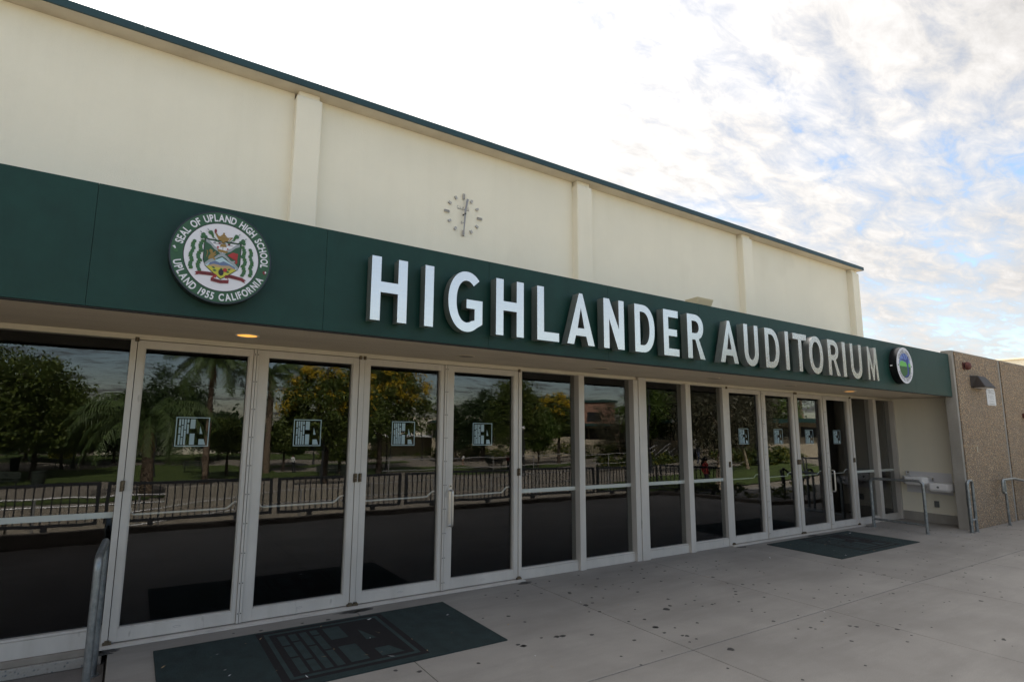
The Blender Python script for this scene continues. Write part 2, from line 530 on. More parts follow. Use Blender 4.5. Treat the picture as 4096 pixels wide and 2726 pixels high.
def emit_mat(name, c, s):
    m = bpy.data.materials.new(name)
    m.use_nodes = True
    b = m.node_tree.nodes["Principled BSDF"]
    b.inputs["Base Color"].default_value = (0.5, 0.3, 0.1, 1)
    b.inputs["Emission Color"].default_value = (*c, 1)
    b.inputs["Emission Strength"].default_value = s
    return m


MT['lit'] = emit_mat('lit_reflector', (1.0, 0.42, 0.07), 0.42)
MT['unlit'] = mat('unlit_reflector', (0.10, 0.085, 0.065), 0.4)


# ------------------------------------------------------------------ geometry helpers
def tag(o, label=None, cat=None, group=None, kind=None):
    if label:
        o['label'] = label
    if cat:
        o['category'] = cat
    if group:
        o['group'] = group
    if kind:
        o['kind'] = kind
    return o


def empty(name, loc=(0, 0, 0), rz=0.0, parent=None):
    o = bpy.data.objects.new(name, None)
    o.location = loc
    o.rotation_euler = (0, 0, rz)
    o.empty_display_size = 0.2
    if parent:
        o.parent = parent
    col.objects.link(o)
    return o


class MB:
    """collects faces for ONE mesh object"""

    def __init__(s):
        s.v, s.f, s.m, s.mats, s.sm = [], [], [], [], []

    def mi(s, m):
        m = MT[m] if isinstance(m, str) else m
        if m not in s.mats:
            s.mats.append(m)
        return s.mats.index(m)

    def add(s, vs, fs, m, smooth=False):
        b = len(s.v)
        s.v.extend([tuple(p) for p in vs])
        k = s.mi(m)
        for f in fs:
            s.f.append(tuple(i + b for i in f))
            s.m.append(k)
            s.sm.append(smooth)
        return s

    def box(s, x0, x1, y0, y1, z0, z1, m):
        vs = [(x0, y0, z0), (x1, y0, z0), (x1, y1, z0), (x0, y1, z0), (x0, y0, z1), (x1, y0, z1), (x1, y1, z1), (x0, y1, z1)]
        return s.add(vs, [(0, 3, 2, 1), (4, 5, 6, 7), (0, 1, 5, 4), (1, 2, 6, 5), (2, 3, 7, 6), (3, 0, 4, 7)], m)

    def prism(s, pts, y0, y1, m, mside=None):
        """pts (x, z) counter-clockwise seen from -Y; solid from y0 (front) to y1"""
        n = len(pts)
        vs = [(x, y0, z) for x, z in pts] + [(x, y1, z) for x, z in pts]
        s.add(vs, [tuple(range(n)), tuple(range(2 * n - 1, n - 1, -1))], m)
        s.add(vs, [(i, i + n, (i + 1) % n + n, (i + 1) % n) for i in range(n)], mside or m)
        return s

    def slab(s, pts, z0, z1, m):
        """pts (x, y) ccw from above"""
        n = len(pts)
        vs = [(x, y, z1) for x, y in pts] + [(x, y, z0) for x, y in pts]
        return s.add(vs, [tuple(range(n)), tuple(range(2 * n - 1, n - 1, -1))] + [(i, i + n, (i + 1) % n + n, (i + 1) % n) for i in range(n)], m)

    def tube(s, path, r, m, n=10, caps=True):
        P = [Vector(p) for p in path]
        rs = r if isinstance(r, (list, tuple)) else [r] * len(P)
        vs = []
        up = None
        for i, p in enumerate(P):
            d = (P[min(i + 1, len(P) - 1)] - P[max(i - 1, 0)]).normalized()
            if up is None:
                a = Vector((0, 0, 1)) if abs(d.z) < 0.9 else Vector((1, 0, 0))
                up = (a - d * a.dot(d)).normalized()
            else:
                up = (up - d * up.dot(d)).normalized()
            q = d.cross(up)
            for k in range(n):
                a = 2 * math.pi * k / n
                vs.append(p + (up * math.cos(a) + q * math.sin(a)) * rs[i])
        fs = []
        for i in range(len(P) - 1):
            for k in range(n):
                fs.append((i * n + k, i * n + (k + 1) % n, (i + 1) * n + (k + 1) % n, (i + 1) * n + k))
        s.add(vs, fs, m, True)
        if caps:
            s.add(vs, [tuple(range(n - 1, -1, -1)), tuple(range((len(P) - 1) * n, len(P) * n))], m)
        return s

    def disc(s, cx, cz, r, y0, y1, m, n=32, mside=None, rz=None):
        rz = rz or r
        return s.prism([(cx + r * math.cos(2 * math.pi * i / n), cz + rz * math.sin(2 * math.pi * i / n)) for i in range(n)], y0, y1, m, mside)

    def sphere(s, c, r, m, nu=14, nv=8, sz=1.0):
        vs = []
        for j in range(nv + 1):
            th = math.pi * j / nv
            for i in range(nu):
                a = 2 * math.pi * i / nu
                vs.append((c[0] + r * math.sin(th) * math.cos(a), c[1] + r * math.sin(th) * math.sin(a), c[2] + r * sz * math.cos(th)))
        fs = [(j * nu + i, (j + 1) * nu + i, (j + 1) * nu + (i + 1) % nu, j * nu + (i + 1) % nu) for j in range(nv) for i in range(nu)]
        return s.add(vs, fs, m, True)

    def build(s, name, parent=None, bevel=0.0, segs=2):
        me = bpy.data.meshes.new(name)
        me.from_pydata(s.v, [], s.f)
        for m in s.mats:
            me.materials.append(m)
        me.polygons.foreach_set('material_index', s.m)
        me.polygons.foreach_set('use_smooth', s.sm)
        me.update()
        o = bpy.data.objects.new(name, me)
        if parent:
            o.parent = parent
        col.objects.link(o)
        if bevel:
            bv = o.modifiers.new("bevel", 'BEVEL')
            bv.width = bevel
            bv.segments = segs
            bv.limit_method = 'ANGLE'
            bv.angle_limit = R(40)
        return o


def box(name, x0, x1, y0, y1, z0, z1, m, parent=None, bevel=0.0):
    return MB().box(x0, x1, y0, y1, z0, z1, m).build(name, parent, bevel)


def share(o, name, parent, loc=(0, 0, 0)):
    c = bpy.data.objects.new(name, o.data)
    c.parent = parent
    c.location = loc
    col.objects.link(c)
    for md in o.modifiers:
        if md.type == 'BEVEL':
            b = c.modifiers.new("bevel", 'BEVEL')
            b.width, b.segments, b.limit_method, b.angle_limit = md.width, md.segments, md.limit_method, md.angle_limit
    return c


def copy_tree(o, parent=None):
    c = o.copy()
    col.objects.link(c)
    c.parent = parent
    for ch in list(o.children):
        copy_tree(ch, c)
    return c


def rounded(pts, r, n=6):
    """round the corners of a polyline"""
    P = [Vector(p) for p in pts]
    out = [P[0]]
    for i in range(1, len(P) - 1):
        a = (P[i - 1] - P[i])
        b = (P[i + 1] - P[i])
        ra = min(r, a.length * .49, b.length * .49)
        p0 = P[i] + a.normalized() * ra
        p1 = P[i] + b.normalized() * ra
        for k in range(n + 1):
            t = k / n
            out.append(p0 * (1 - t) ** 2 + P[i] * 2 * t * (1 - t) + p1 * t * t)
    out.append(P[-1])
    return out


def curve_mesh(loops, depth, name="outline"):
    """solid from 2D loops (holes allowed); x, y in the plane, thickness along z 0..depth"""
    cu = bpy.data.curves.new(name, 'CURVE')
    cu.dimensions = '2D'
    cu.fill_mode = 'BOTH'
    cu.extrude = depth / 2
    for lp in loops:
        sp = cu.splines.new('POLY')
        sp.points.add(len(lp) - 1)
        for i, (x, y) in enumerate(lp):
            sp.points[i].co = (x, y, 0, 1)
        sp.use_cyclic_u = True
    ob = bpy.data.objects.new(name, cu)
    me = ob.to_mesh()
    vs = [tuple(v.co) for v in me.vertices]
    fs = [tuple(p.vertices) for p in me.polygons]
    ob.to_mesh_clear()
    bpy.data.objects.remove(ob)
    bpy.data.curves.remove(cu)
    return vs, fs


_gl = {}


def glyph(ch, bold=0.0):
    key = (ch, bold)
    if key not in _gl:
        cu = bpy.data.curves.new("t", 'FONT')
        cu.body = ch
        cu.size = 1.0
        cu.offset = bold
        cu.resolution_u = 4
        ob = bpy.data.objects.new("t", cu)
        me = ob.to_mesh()
        vs = np.array([v.co[:2] for v in me.vertices]) if len(me.vertices) else np.zeros((0, 2))
        fs = [tuple(p.vertices) for p in me.polygons]
        ob.to_mesh_clear()
        bpy.data.objects.remove(ob)
        bpy.data.curves.remove(cu)
        _gl[key] = (vs, fs)
    return _gl[key]


def text_row(mb, s, x, z, h, y, m, wfac=1.0, gap=0.12, bold=0.0, axis='x', sheet=0.001, centre=False):
    """flat print on a wall: plane x-z facing -Y (axis 'x'). h = cap height"""
    k = h / 0.73
    items, w = [], 0.0
    for ch in s:
        vs, fs = glyph(ch, bold)
        if len(vs) == 0:
            w += 0.32 * wfac
            continue
        lo, hi = vs[:, 0].min(), vs[:, 0].max()
        items.append((w - lo * wfac, vs, fs))
        w += (hi - lo) * wfac + gap
    off = -w * k / 2 if centre else 0
    for dx, vs, fs in items:
        pts = [(x + off + (dx + vx * wfac) * k, y, z + vy * k) for vx, vy in vs]
        mb.add(pts, fs, m)
    return w * k


def text_arc(mb, s, cx, cz, r, h, y, m, a0, a1, wfac=1.0, bold=0.0, bottom=False):
    """letters along an arc from angle a0 to a1 (degrees)"""
    k = h / 0.73
    ws, items = [], []
    for ch in s:
        vs, fs = glyph(ch, bold)
        if len(vs) == 0:
            items.append(None)
            ws.append(0.36)
        else:
            lo, hi = vs[:, 0].min(), vs[:, 0].max()
            items.append((vs - np.array([[(lo + hi) / 2, 0]]), fs))
            ws.append((hi - lo) * wfac + 0.10)
    tot = sum(ws)
    pos = 0
    for it, w in zip(items, ws):
        t = (pos + w / 2) / tot
        pos += w
        if it is None:
            continue
        a = R(a0 + (a1 - a0) * t)
        rot = a - math.pi / 2 if not bottom else a + math.pi / 2
        ca, sa = math.cos(rot), math.sin(rot)
        base = r if not bottom else r + h
        px, pz = cx + base * math.cos(a), cz + base * math.sin(a)
        pts = []
        for vx, vy in it[0]:
            ux, uy = vx * wfac * k, vy * k
            pts.append((px + ux * ca - uy * sa, y, pz + ux * sa + uy * ca))
        mb.add(pts, it[1], m)


# ================================================================== SETTING: ground round the doors
FX_L, FX_R = -15.0, 12.75      # building front from far left to the niche wall
pav = box('pavement', -0.012, 30.0, -4.52, 0.10, -0.40, -0.030, 'dirt')
tag(pav, kind='structure')
xs = [-0.010, 1.80, 3.68, 5.58, 7.48, 9.40, 11.30, 13.2, 15.1, 17.0, 18.9]
ys = [-4.50, -2.10, 0.085]
first = None
for i in range(len(xs) - 1):
    for j in range(2):
        g = 0.0035
        s = box('paving_slab', xs[i] + g, xs[i + 1] - g, ys[j] + g, ys[j + 1] - g, -0.10, 0.0, 'pave', pav, 0.003)
low = box('lower_walk', -15, -0.014, -4.52, 0.095, -0.5, -0.125, 'dirt')
tag(low, kind='structure')
for i in range(7):
    for j in range(2):
        x1 = -0.016 - i * 2.1
        box('paving_slab', x1 - 2.1 + .004, x1 - .004, ys[j] + .004, ys[j + 1] - .006, -0.2, -0.11, 'pave_low', low, 0.003)

# curb at the outer edge
cb = MB()
cb.slab([(-15, -4.66), (11.55, -4.66), (12.12, -3.2), (12.35, -2.32), (13.4, -2.02), (30, -1.95), (30, -1.80), (13.38, -1.88), (12.22, -2.16), (11.97, -3.15), (11.44, -4.525), (-15, -4.525)][::1], -0.5, 0.075, 'curb')
curb = tag(cb.build('curb', None, 0.01), kind='structure')

# ================================================================== AUDITORIUM BUILDING
B = empty('auditorium_building', (0, 0, 0))
tag(B, 'cream stucco school auditorium with dark green canopy fascia above a row of glass doors', 'building')

# upper wall with pilasters
PIL = [(-2.75, -2.48), (1.195, 1.465), (5.12, 5.40), (9.05, 9.34), (13.02, 13.30)]
WY = 0.72
edges = [-15.0] + [p for pr in PIL for p in pr]
for a, b in [(-15, -2.75), (-2.48, 1.195), (1.465, 5.12), (5.40, 9.05), (9.34, 13.02)]:
    box('wall_panel', a, b, WY, WY + .2, 2.9, 5.098, 'stucco', B)
for a, b in PIL:
    p = box('pilaster', a, b, WY - .115, WY + .198, 2.9, 5.035, 'stucco', B, 0.012)
    c = 0.025
    box('pilaster_neck', a + c, b - c, WY - .085, WY + .19, 5.035, 5.099, 'stucco', p, 0.004)
# roof: soffit strip, green metal edge in lengths, roof deck
seam = [-15, -11, -8, -5.6, -2.9, -0.205, 1.195, 1.43, 5.16, 5.40, 9.27, 9.54, 11.40, 12.95, 13.36]
box('roof_edge_backing', -15, 13.345, 0.5415, 0.5445, 5.101, 5.150, 'gap', B)
rsof = MB().box(-15, 13.345, 0.545, WY + .2, 5.100, 5.135, 'stucco_trim').build('roof_soffit', B, 0.004)
for a, b in zip(seam[:-1], seam[1:]):
    e = MB()
    e.prism([(a + .0006, 5.097), (b - .0006, 5.097), (b - .0006, 5.168), (a + .0006, 5.168)], 0.522, 0.540, 'green_roof')
    e.box(a + .0006, b - .0006, 0.540, 0.66, 5.154, 5.168, 'green_roof')
    e.build('roof_edge_trim', B, 0.002)
box('roof_deck', -15, 13.345, 0.66, 22, 5.136, 5.152, 'asph', B)
MB().box(13.10, 13.298, WY + .2, 22, -0.1, 5.10, 'stucco').box(-15, -14.8, WY + .2, 22, -0.1, 5.10, 'stucco').box(-14.8, 13.10, 21.8, 22, -0.1, 5.10, 'stucco').build('outer_wall', B)
box('roof_end_trim', 13.347, 13.361, 0.542, 22, 5.097, 5.167, 'green_roof', B)

# canopy
OY = -1.096
fs = [-15.0] + [-15 + 0.0] * 0 + [-13.15, -11.74, -10.33, -8.92, -7.51, -6.10, -4.69, -3.28, -1.72, -0.29, 1.10, 2.51, 3.915, 5.325, 6.70, 8.09, 9.42, 10.81, 12.262]
for a, b in zip(fs[:-1], fs[1:]):
    box('fascia_panel', a + .0009, b - .0009, OY, OY + .03, 2.258, 3.004, 'green', B, 0.001)
box('canopy_core', -15, 12.255, OY + .031, OY + .12, 2.28, 2.98, 'dark_green_paint', B)
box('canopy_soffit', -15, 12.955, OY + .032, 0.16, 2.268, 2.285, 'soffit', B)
box('fascia_gap_shade', -15, 12.255, OY + .004, OY + .034, 2.2475, 2.2565, 'gap', B)  # near-black strip standing in for the shaded gap under the fascia
box('canopy_roof', -15, 12.745, OY + .125, WY - .01, 2.935, 2.965, 'asph', B)

# niche wall beside the fountain, with a rough concrete foot
nw = box('niche_wall', 12.75, 12.95, -0.95, 0.16, 0.160, 2.2675, 'stucco', B)
box('concrete_foot', 12.735, 12.95, -0.95, 0.02, -0.05, 0.158, 'cast', B, 0.01)
box('upper_return_wall', 12.75, 12.95, -0.95, WY, 2.29, 2.93, 'stucco', B)

# lobby behind the glass
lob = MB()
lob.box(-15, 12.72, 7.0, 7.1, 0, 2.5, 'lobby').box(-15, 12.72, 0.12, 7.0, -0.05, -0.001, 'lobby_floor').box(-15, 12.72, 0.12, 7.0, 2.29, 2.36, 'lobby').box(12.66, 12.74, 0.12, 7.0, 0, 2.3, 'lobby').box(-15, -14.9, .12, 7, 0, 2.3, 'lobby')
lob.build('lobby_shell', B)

# ---------------- doors
HT, DT, GT, GB = 2.268, 2.222, 2.160, 0.105   # head, door top, glass top, glass bottom
GY = 0.045


def logo(mb, x0, x1, z0, z1, y, m, missing=False, horiz=False):
    """the HA emblem: four columns of staggered bars, split H block, triangle over trapezoid"""
    w, h = x1 - x0, z1 - z0

    def q(a, b, c, d):
        pts = [(x0 + a * w, z1 - d * h), (x0 + b * w, z1 - d * h), (x0 + b * w, z1 - c * h), (x0 + a * w, z1 - c * h)]
        mb.prism(pts, y - .0012, y, m)
    t = 0.03
    q(0, 1, 0, t); q(0, 1, 1 - t, 1); q(0, t, t, 1 - t); q(1 - t, 1, t, 1 - t)
    q(.09, .145, .07, .305); q(.09, .145, .345, .565); q(.09, .145, .60, .94)
    q(.17, .225, .07, .26); q(.17, .225, .29, .67); q(.17, .225, .70, .94)
    q(.25, .305, .07, .42); q(.25, .305, .45, .94)
    q(.33, .385, .07, .195); q(.33, .385, .24, .565)
    if not missing:
        q(.33, .385, .60, .94)
    q(.425, .57, .07, .39); q(.425, .57, .56, .94)
    T = lambda pts: mb.prism([(x0 + a * w, z1 - b * h) for a, b in pts], y - .0012, y, m)
    T([(.715, .57), (.80, .57), (.725, .30)])
    T([(.70, .94), (.91, .94), (.85, .75), (.70, .75)])


_small = {}


def small(name, parent, x, z, y, r, m):
    """one screw or bolt head, mesh shared between alike ones"""
    if name not in _small:
        o = MB().disc(0, 0, r, -.0035, 0, m, 10).build(name, parent)
        o.location = (x, y, z)
        _small[name] = o
    else:
        share(_small[name], name, parent, (x, y, z))


def make_door(x0, x1, g0, g1, hinge, idx, handle=False, missing=False, side=''):
    """x0..x1 leaf, g0..g1 glass, hinge 'L' or 'R'"""
    f = MB()
    y0, y1 = 0.004, 0.052
    f.box(x0, g0, y0, y1, 0.016, DT, 'alu')
    f.box(g1, x1, y0, y1, 0.016, DT, 'alu')
    f.box(g0, g1, y0 + .001, y1, 0.016, GB, 'alu')
    f.box(g0, g1, y0 + .001, y1, GT, DT, 'alu')
    # glazing beads
    f.box(g0, g0 + .008, y0 + .008, y1, GB, GT, 'alu')
    f.box(g1 - .008, g1, y0 + .008, y1, GB, GT, 'alu')
    f.box(g0 + .008, g1 - .008, y0 + .008, y1, GB, GB + .008, 'alu')
    d = f.build('door', B, 0.0016)
    d['label'] = side
    MB().box(g0 + .0085, g1 - .0085, GY - .003, GY + .003, GB + .0085, GT - .0005, 'glass').build('glass_pane', d)
    # push rod behind the glass, bent up at its free end
    zb = 0.893
    a, b = g0 + .008, g1 - .01
    if hinge == 'L':
        pts = [(a, .075, zb + .05), (a + .012, .10, zb), (b - .07, .10, zb + .006), (b - .02, .10, zb + .05), (b, .075, zb + .06)]
    else:
        pts = [(a, .075, zb + .05), (a + .03, .10, zb), (b - .08, .10, zb + .006), (b - .03, .10, zb + .055), (b, .075, zb + .065)]
    MB().tube(rounded(pts, .02), 0.0085, 'white_rod', 8).build('push_rod', d)
    lg = MB()
    cx = (g0 + g1) / 2 - .002
    logo(lg, cx - .122, cx + .122, 1.406, 1.638, GY - .0042, 'decal', missing)
    lo = lg.build('door_emblem', d)
    if missing:
        lo['label'] = 'pale vinyl HA emblem with one lower bar peeled off'
    # small oval maker's mark on the bottom rail
    ov = MB()
    ov.disc((g0 + g1) / 2, .062, .026, y0 - .0006, y0 + .001, 'ink_grey', 20, rz=.007)
    ov.disc((g0 + g1) / 2, .062, .024, y0 - .0010, y0 + .0005, 'alu', 20, rz=.0055)
    ov.build('rail_mark', d)
    # pivots on the hinge side
    hx = x0 - .006 if hinge == 'L' else x1 + .006
    k = MB()
    k.tube([(hx, -.012, DT - .014), (hx, -.012, DT + .018)], .014, 'bronze', 10)
    k.box(hx - .010, hx + .010, -.012, .01, DT - .004, DT + .006, 'bronze')
    k.build('top_pivot', d)
    k = MB()
    k.tube([(hx, -.014, 1.085), (hx, -.014, 1.118)], .013, 'bronze', 12)
    k.tube([(hx, -.014, 1.121), (hx, -.014, 1.160)], .013, 'bronze', 12)
    k.box(hx - .018, hx, -.006, .004, 1.080, 1.155, 'bronze')
    k.build('hinge', d)
    k = MB()
    k.box(hx - .028, hx + .028, -.022, .01, .004, .028, 'bronze')
    k.box(hx - .016, hx + .016, -.026, .0, .028, .040, 'bronze')
    k.build('bottom_pivot', d, .004)
    # round-headed bolts on the stile
    fx = x1 - .018 if hinge == 'L' else x0 + .018
    for z in (1.03, .93):
        for xx in (fx, (x0 + .02 if hinge == 'L' else x1 - .02)):
            small('stile_bolt', d, xx, z, y0 - .0002, .0062, 'alu')
    if handle:
        hx2 = g0 - .026
        hm = MB()
        hm.tube(rounded([(hx2, y0 - .002, .965), (hx2, -.055, .965), (hx2, -.06, .93), (hx2, -.06, .66), (hx2, -.055, .622), (hx2, y0 - .002, .622)], .02), .011, 'brushed', 10)
        hm.box(hx2 - .016, hx2 + .016, y0 - .004, y0, .60, .985, 'brushed')
        hm.build('pull_handle', d)
        MB().disc(hx2 + .006, 1.004, .017, y0 - .008, y0, 'brushed', 20).disc(hx2 + .006, 1.004, .009, y0 - .010, y0, 'screw', 12).build('lock_cylinder', d)
    return d


DOORS = [
    (-.012, .842, .040, .810, 'L', False, True, 'leftmost glass door, its emblem missing one bar'),
    (.888, 1.785, .964, 1.728, 'R', False, False, 'second glass door from the left, hinged on its right'),
    (1.841, 2.704, 1.897, 2.664, 'L', False, False, 'third glass door from the left'),
    (2.750, 3.642, 2.818, 3.585, 'R', True, False, 'fourth glass door from the left, with a pull handle and lock'),
    (7.422, 8.288, 7.488, 8.241, 'L', False, False, 'first glass door right of the fixed windows'),
    (8.342, 9.224, 8.416, 9.159, 'R', False, False, 'sixth glass door from the left'),
    (9.284, 10.120, 9.332, 10.078, 'L', False, False, 'seventh glass door from the left'),
    (10.190, 11.052, 10.250, 10.972, 'R', True, False, 'rightmost glass door, with a pull handle'),
]
for i, (x0, x1, g0, g1, h, hd, ms, lab) in enumerate(DOORS):
    make_door(x0, x1, g0, g1, h, i, hd, ms, lab)

# meeting strips between each pair of leaves: cover plates with a row of screws
for a, b in ((.8445, .8855), (2.7065, 2.7475), (8.2905, 8.3395), (10.1225, 10.1875)):
    mid = (a + b) / 2
    s = MB()
    s.box(a, mid - .002, -.010, .05, .016, DT, 'alu')
    s.box(mid + .002, b, -.010, .05, .016, DT, 'alu')
    s.box(mid - .002, mid + .002, .0, .04, .016, DT, 'gap')
    st = s.build('meeting_strip', B, 0.0012)
    for k in range(10):
        z = .09 + k * .232
        for xx in (a + .009, b - .009):
            small('screw', st, xx, min(z, DT - .02), -.0098, .0045, 'screw')
# jambs
for a, b in ((-.058, -.016), (1.789, 1.837), (3.646, 3.688), (7.328, 7.418), (9.228, 9.280), (11.056, 11.127)):
    s = MB()
    s.box(a, b, -.004, .10, 0.004, DT + .002, 'alu')
    s.build('door_jamb', B, 0.002)
# head bars
for a, b in ((-15, 5.515), (5.66, 12.74)):
    box('head_bar', a, b, -.006, .10, DT + .004, 2.266, 'alu_cream', B, 0.0015)
# threshold plates
for a, b in ((-.060, 1.2), (1.203, 2.2), (2.203, 3.69), (7.33, 8.6), (8.603, 10.2), (10.203, 11.13)):
    t = MB()
    t.box(a, b, -.075, .10, 0.0012, .0080, 'alu')
    for k in range(3):
        t.box(a, b, -.066 + k * .02, -.058 + k * .02, .008, .0105, 'alu')
    t.build('threshold_plate', B)


# ---------------- fixed windows
def window(x0, x1, sill_h, lab, base=0.0):
    w = MB()
    w.box(x0, x1, 0.0, .05, base, sill_h - .018, 'alu')
    w.box(x0, x1, .010, .05, sill_h - .016, sill_h, 'alu')
    o = w.build('window', B, 0.0015)
    o['label'] = lab
    MB().box(x0 + .001, x1 - .001, GY - .003, GY + .003, sill_h + .0005, DT + .0035, 'glass').build('glass_pane', o)
    MB().box(x0 + .001, x1 - .001, GY - .0048, GY - .0036, .888, .930, 'band').build('safety_band', o)
    return o


window(3.690, 4.502, .112, 'fixed window just right of the fourth door')
window(4.592, 5.432, .112, 'fixed window left of the wide centre post')
window(5.660, 6.458, .112, 'fixed window right of the wide centre post')
window(6.560, 7.326, .112, 'fixed window just left of the fifth door')
window(11.129, 11.871, .112, 'fixed window beside the rightmost door')
window(11.987, 12.690, .112, 'fixed window in the corner of the niche')
window(-.952, -.060, .137, 'fixed window at the left edge of the photo', 0.008)
for k in range(8):
    window(-1.90 - k * .95, -1.01 - k * .95, .137, 'fixed window further left', 0.008)
# mullions
for a, b, z0 in [(4.504, 4.590, 0), (5.434, 5.515, 0), (6.460, 6.558, 0), (11.873, 11.985, 0), (12.692, 12.742, 0)] + [(-1.008 - k * .95, -.954 - k * .95, -.0) for k in range(9)]:
    m_ = MB()
    m_.box(a, b, -.035, .11, z0 + .002, DT + .002, 'alu')
    m_.build('mullion', B, 0.002)
cp = MB()
cp.box(5.519, 5.656, -.045, .12, .002, 2.262, 'alu')
cp.build('centre_post', B, 0.003)
# ledge under the left windows: painted strip over exposed aggregate
MT['ledge_paint'] = mat('dusty_ledge', (0.30, 0.265, 0.225), 0.9, c2=(0.22, 0.19, 0.16), vscale=6)
box('sill_ledge', -15, -.060, -.012, .11, -.038, .006, 'ledge_paint', B, 0.003)
box('aggregate_ledge', -15, -.040, -.030, .12, -.108, -.040, 'ledge_agg', B, 0.006)

# ================================================================== CANOPY DOWNLIGHTS
dl = [(.705, -.455, 'lit', 'round recessed light glowing orange above the leftmost doors'),
      (2.69, -.43, 'unlit', 'unlit round recessed light above the third and fourth doors'),
      (4.45, -.45, 'unlit', 'unlit round recessed light above the windows left of the centre post'),
      (6.38, -.51, 'unlit', 'unlit round recessed light just right of the centre post'),
      (8.18, -.51, 'unlit', 'unlit round recessed light above the fifth and sixth doors'),
      (9.95, -.51, 'lit', 'round recessed light glowing orange above the rightmost doors'),
      (11.86, -.56, 'unlit', 'unlit round recessed light in front of the niche')]
for x, y, st, lab in dl:
    e = empty('recessed_light', (x, y, 2.266))
    tag(e, lab, 'ceiling light', 'recessed lights in the canopy soffit')
    n = 28
    ring = MB()
    vs = []
    for rr, zz in ((.088, .0015), (.090, -.003), (.076, -.004), (.074, .001)):
        vs += [(rr * math.cos(2 * math.pi * i / n), rr * math.sin(2 * math.pi * i / n), zz) for i in range(n)]
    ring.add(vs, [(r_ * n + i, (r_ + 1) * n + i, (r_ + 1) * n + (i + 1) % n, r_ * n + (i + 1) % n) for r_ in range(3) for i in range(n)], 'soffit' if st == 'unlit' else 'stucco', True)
    ring.build('trim_ring', e)
    rf = MB()
    vs = []
    for rr, zz in ((.074, -.0005), (.05, -.0018), (.0, -.002)):
        vs += [(rr * math.cos(2 * math.pi * i / n), rr * math.sin(2 * math.pi * i / n), zz) for i in range(n)]
    rf.add(vs, [(r_ * n + i, r_ * n + (i + 1) % n, (r_ + 1) * n + (i + 1) % n, (r_ + 1) * n + i) for r_ in range(2) for i in range(n)], st, True)
    rf.build('reflector', e)

# ================================================================== SIGN LETTERS
CAPH = .479
T_ = .0745


def ell(cx, cy, rx, ry, a0, a1, n=22, p=2.0):
    out = []
    for i in range(n + 1):
        a = R(a0 + (a1 - a0) * i / n)
        c, s = math.cos(a), math.sin(a)
        out.append((cx + rx * math.copysign(abs(c) ** (2 / p), c), cy + ry * math.copysign(abs(s) ** (2 / p), s)))
    return out


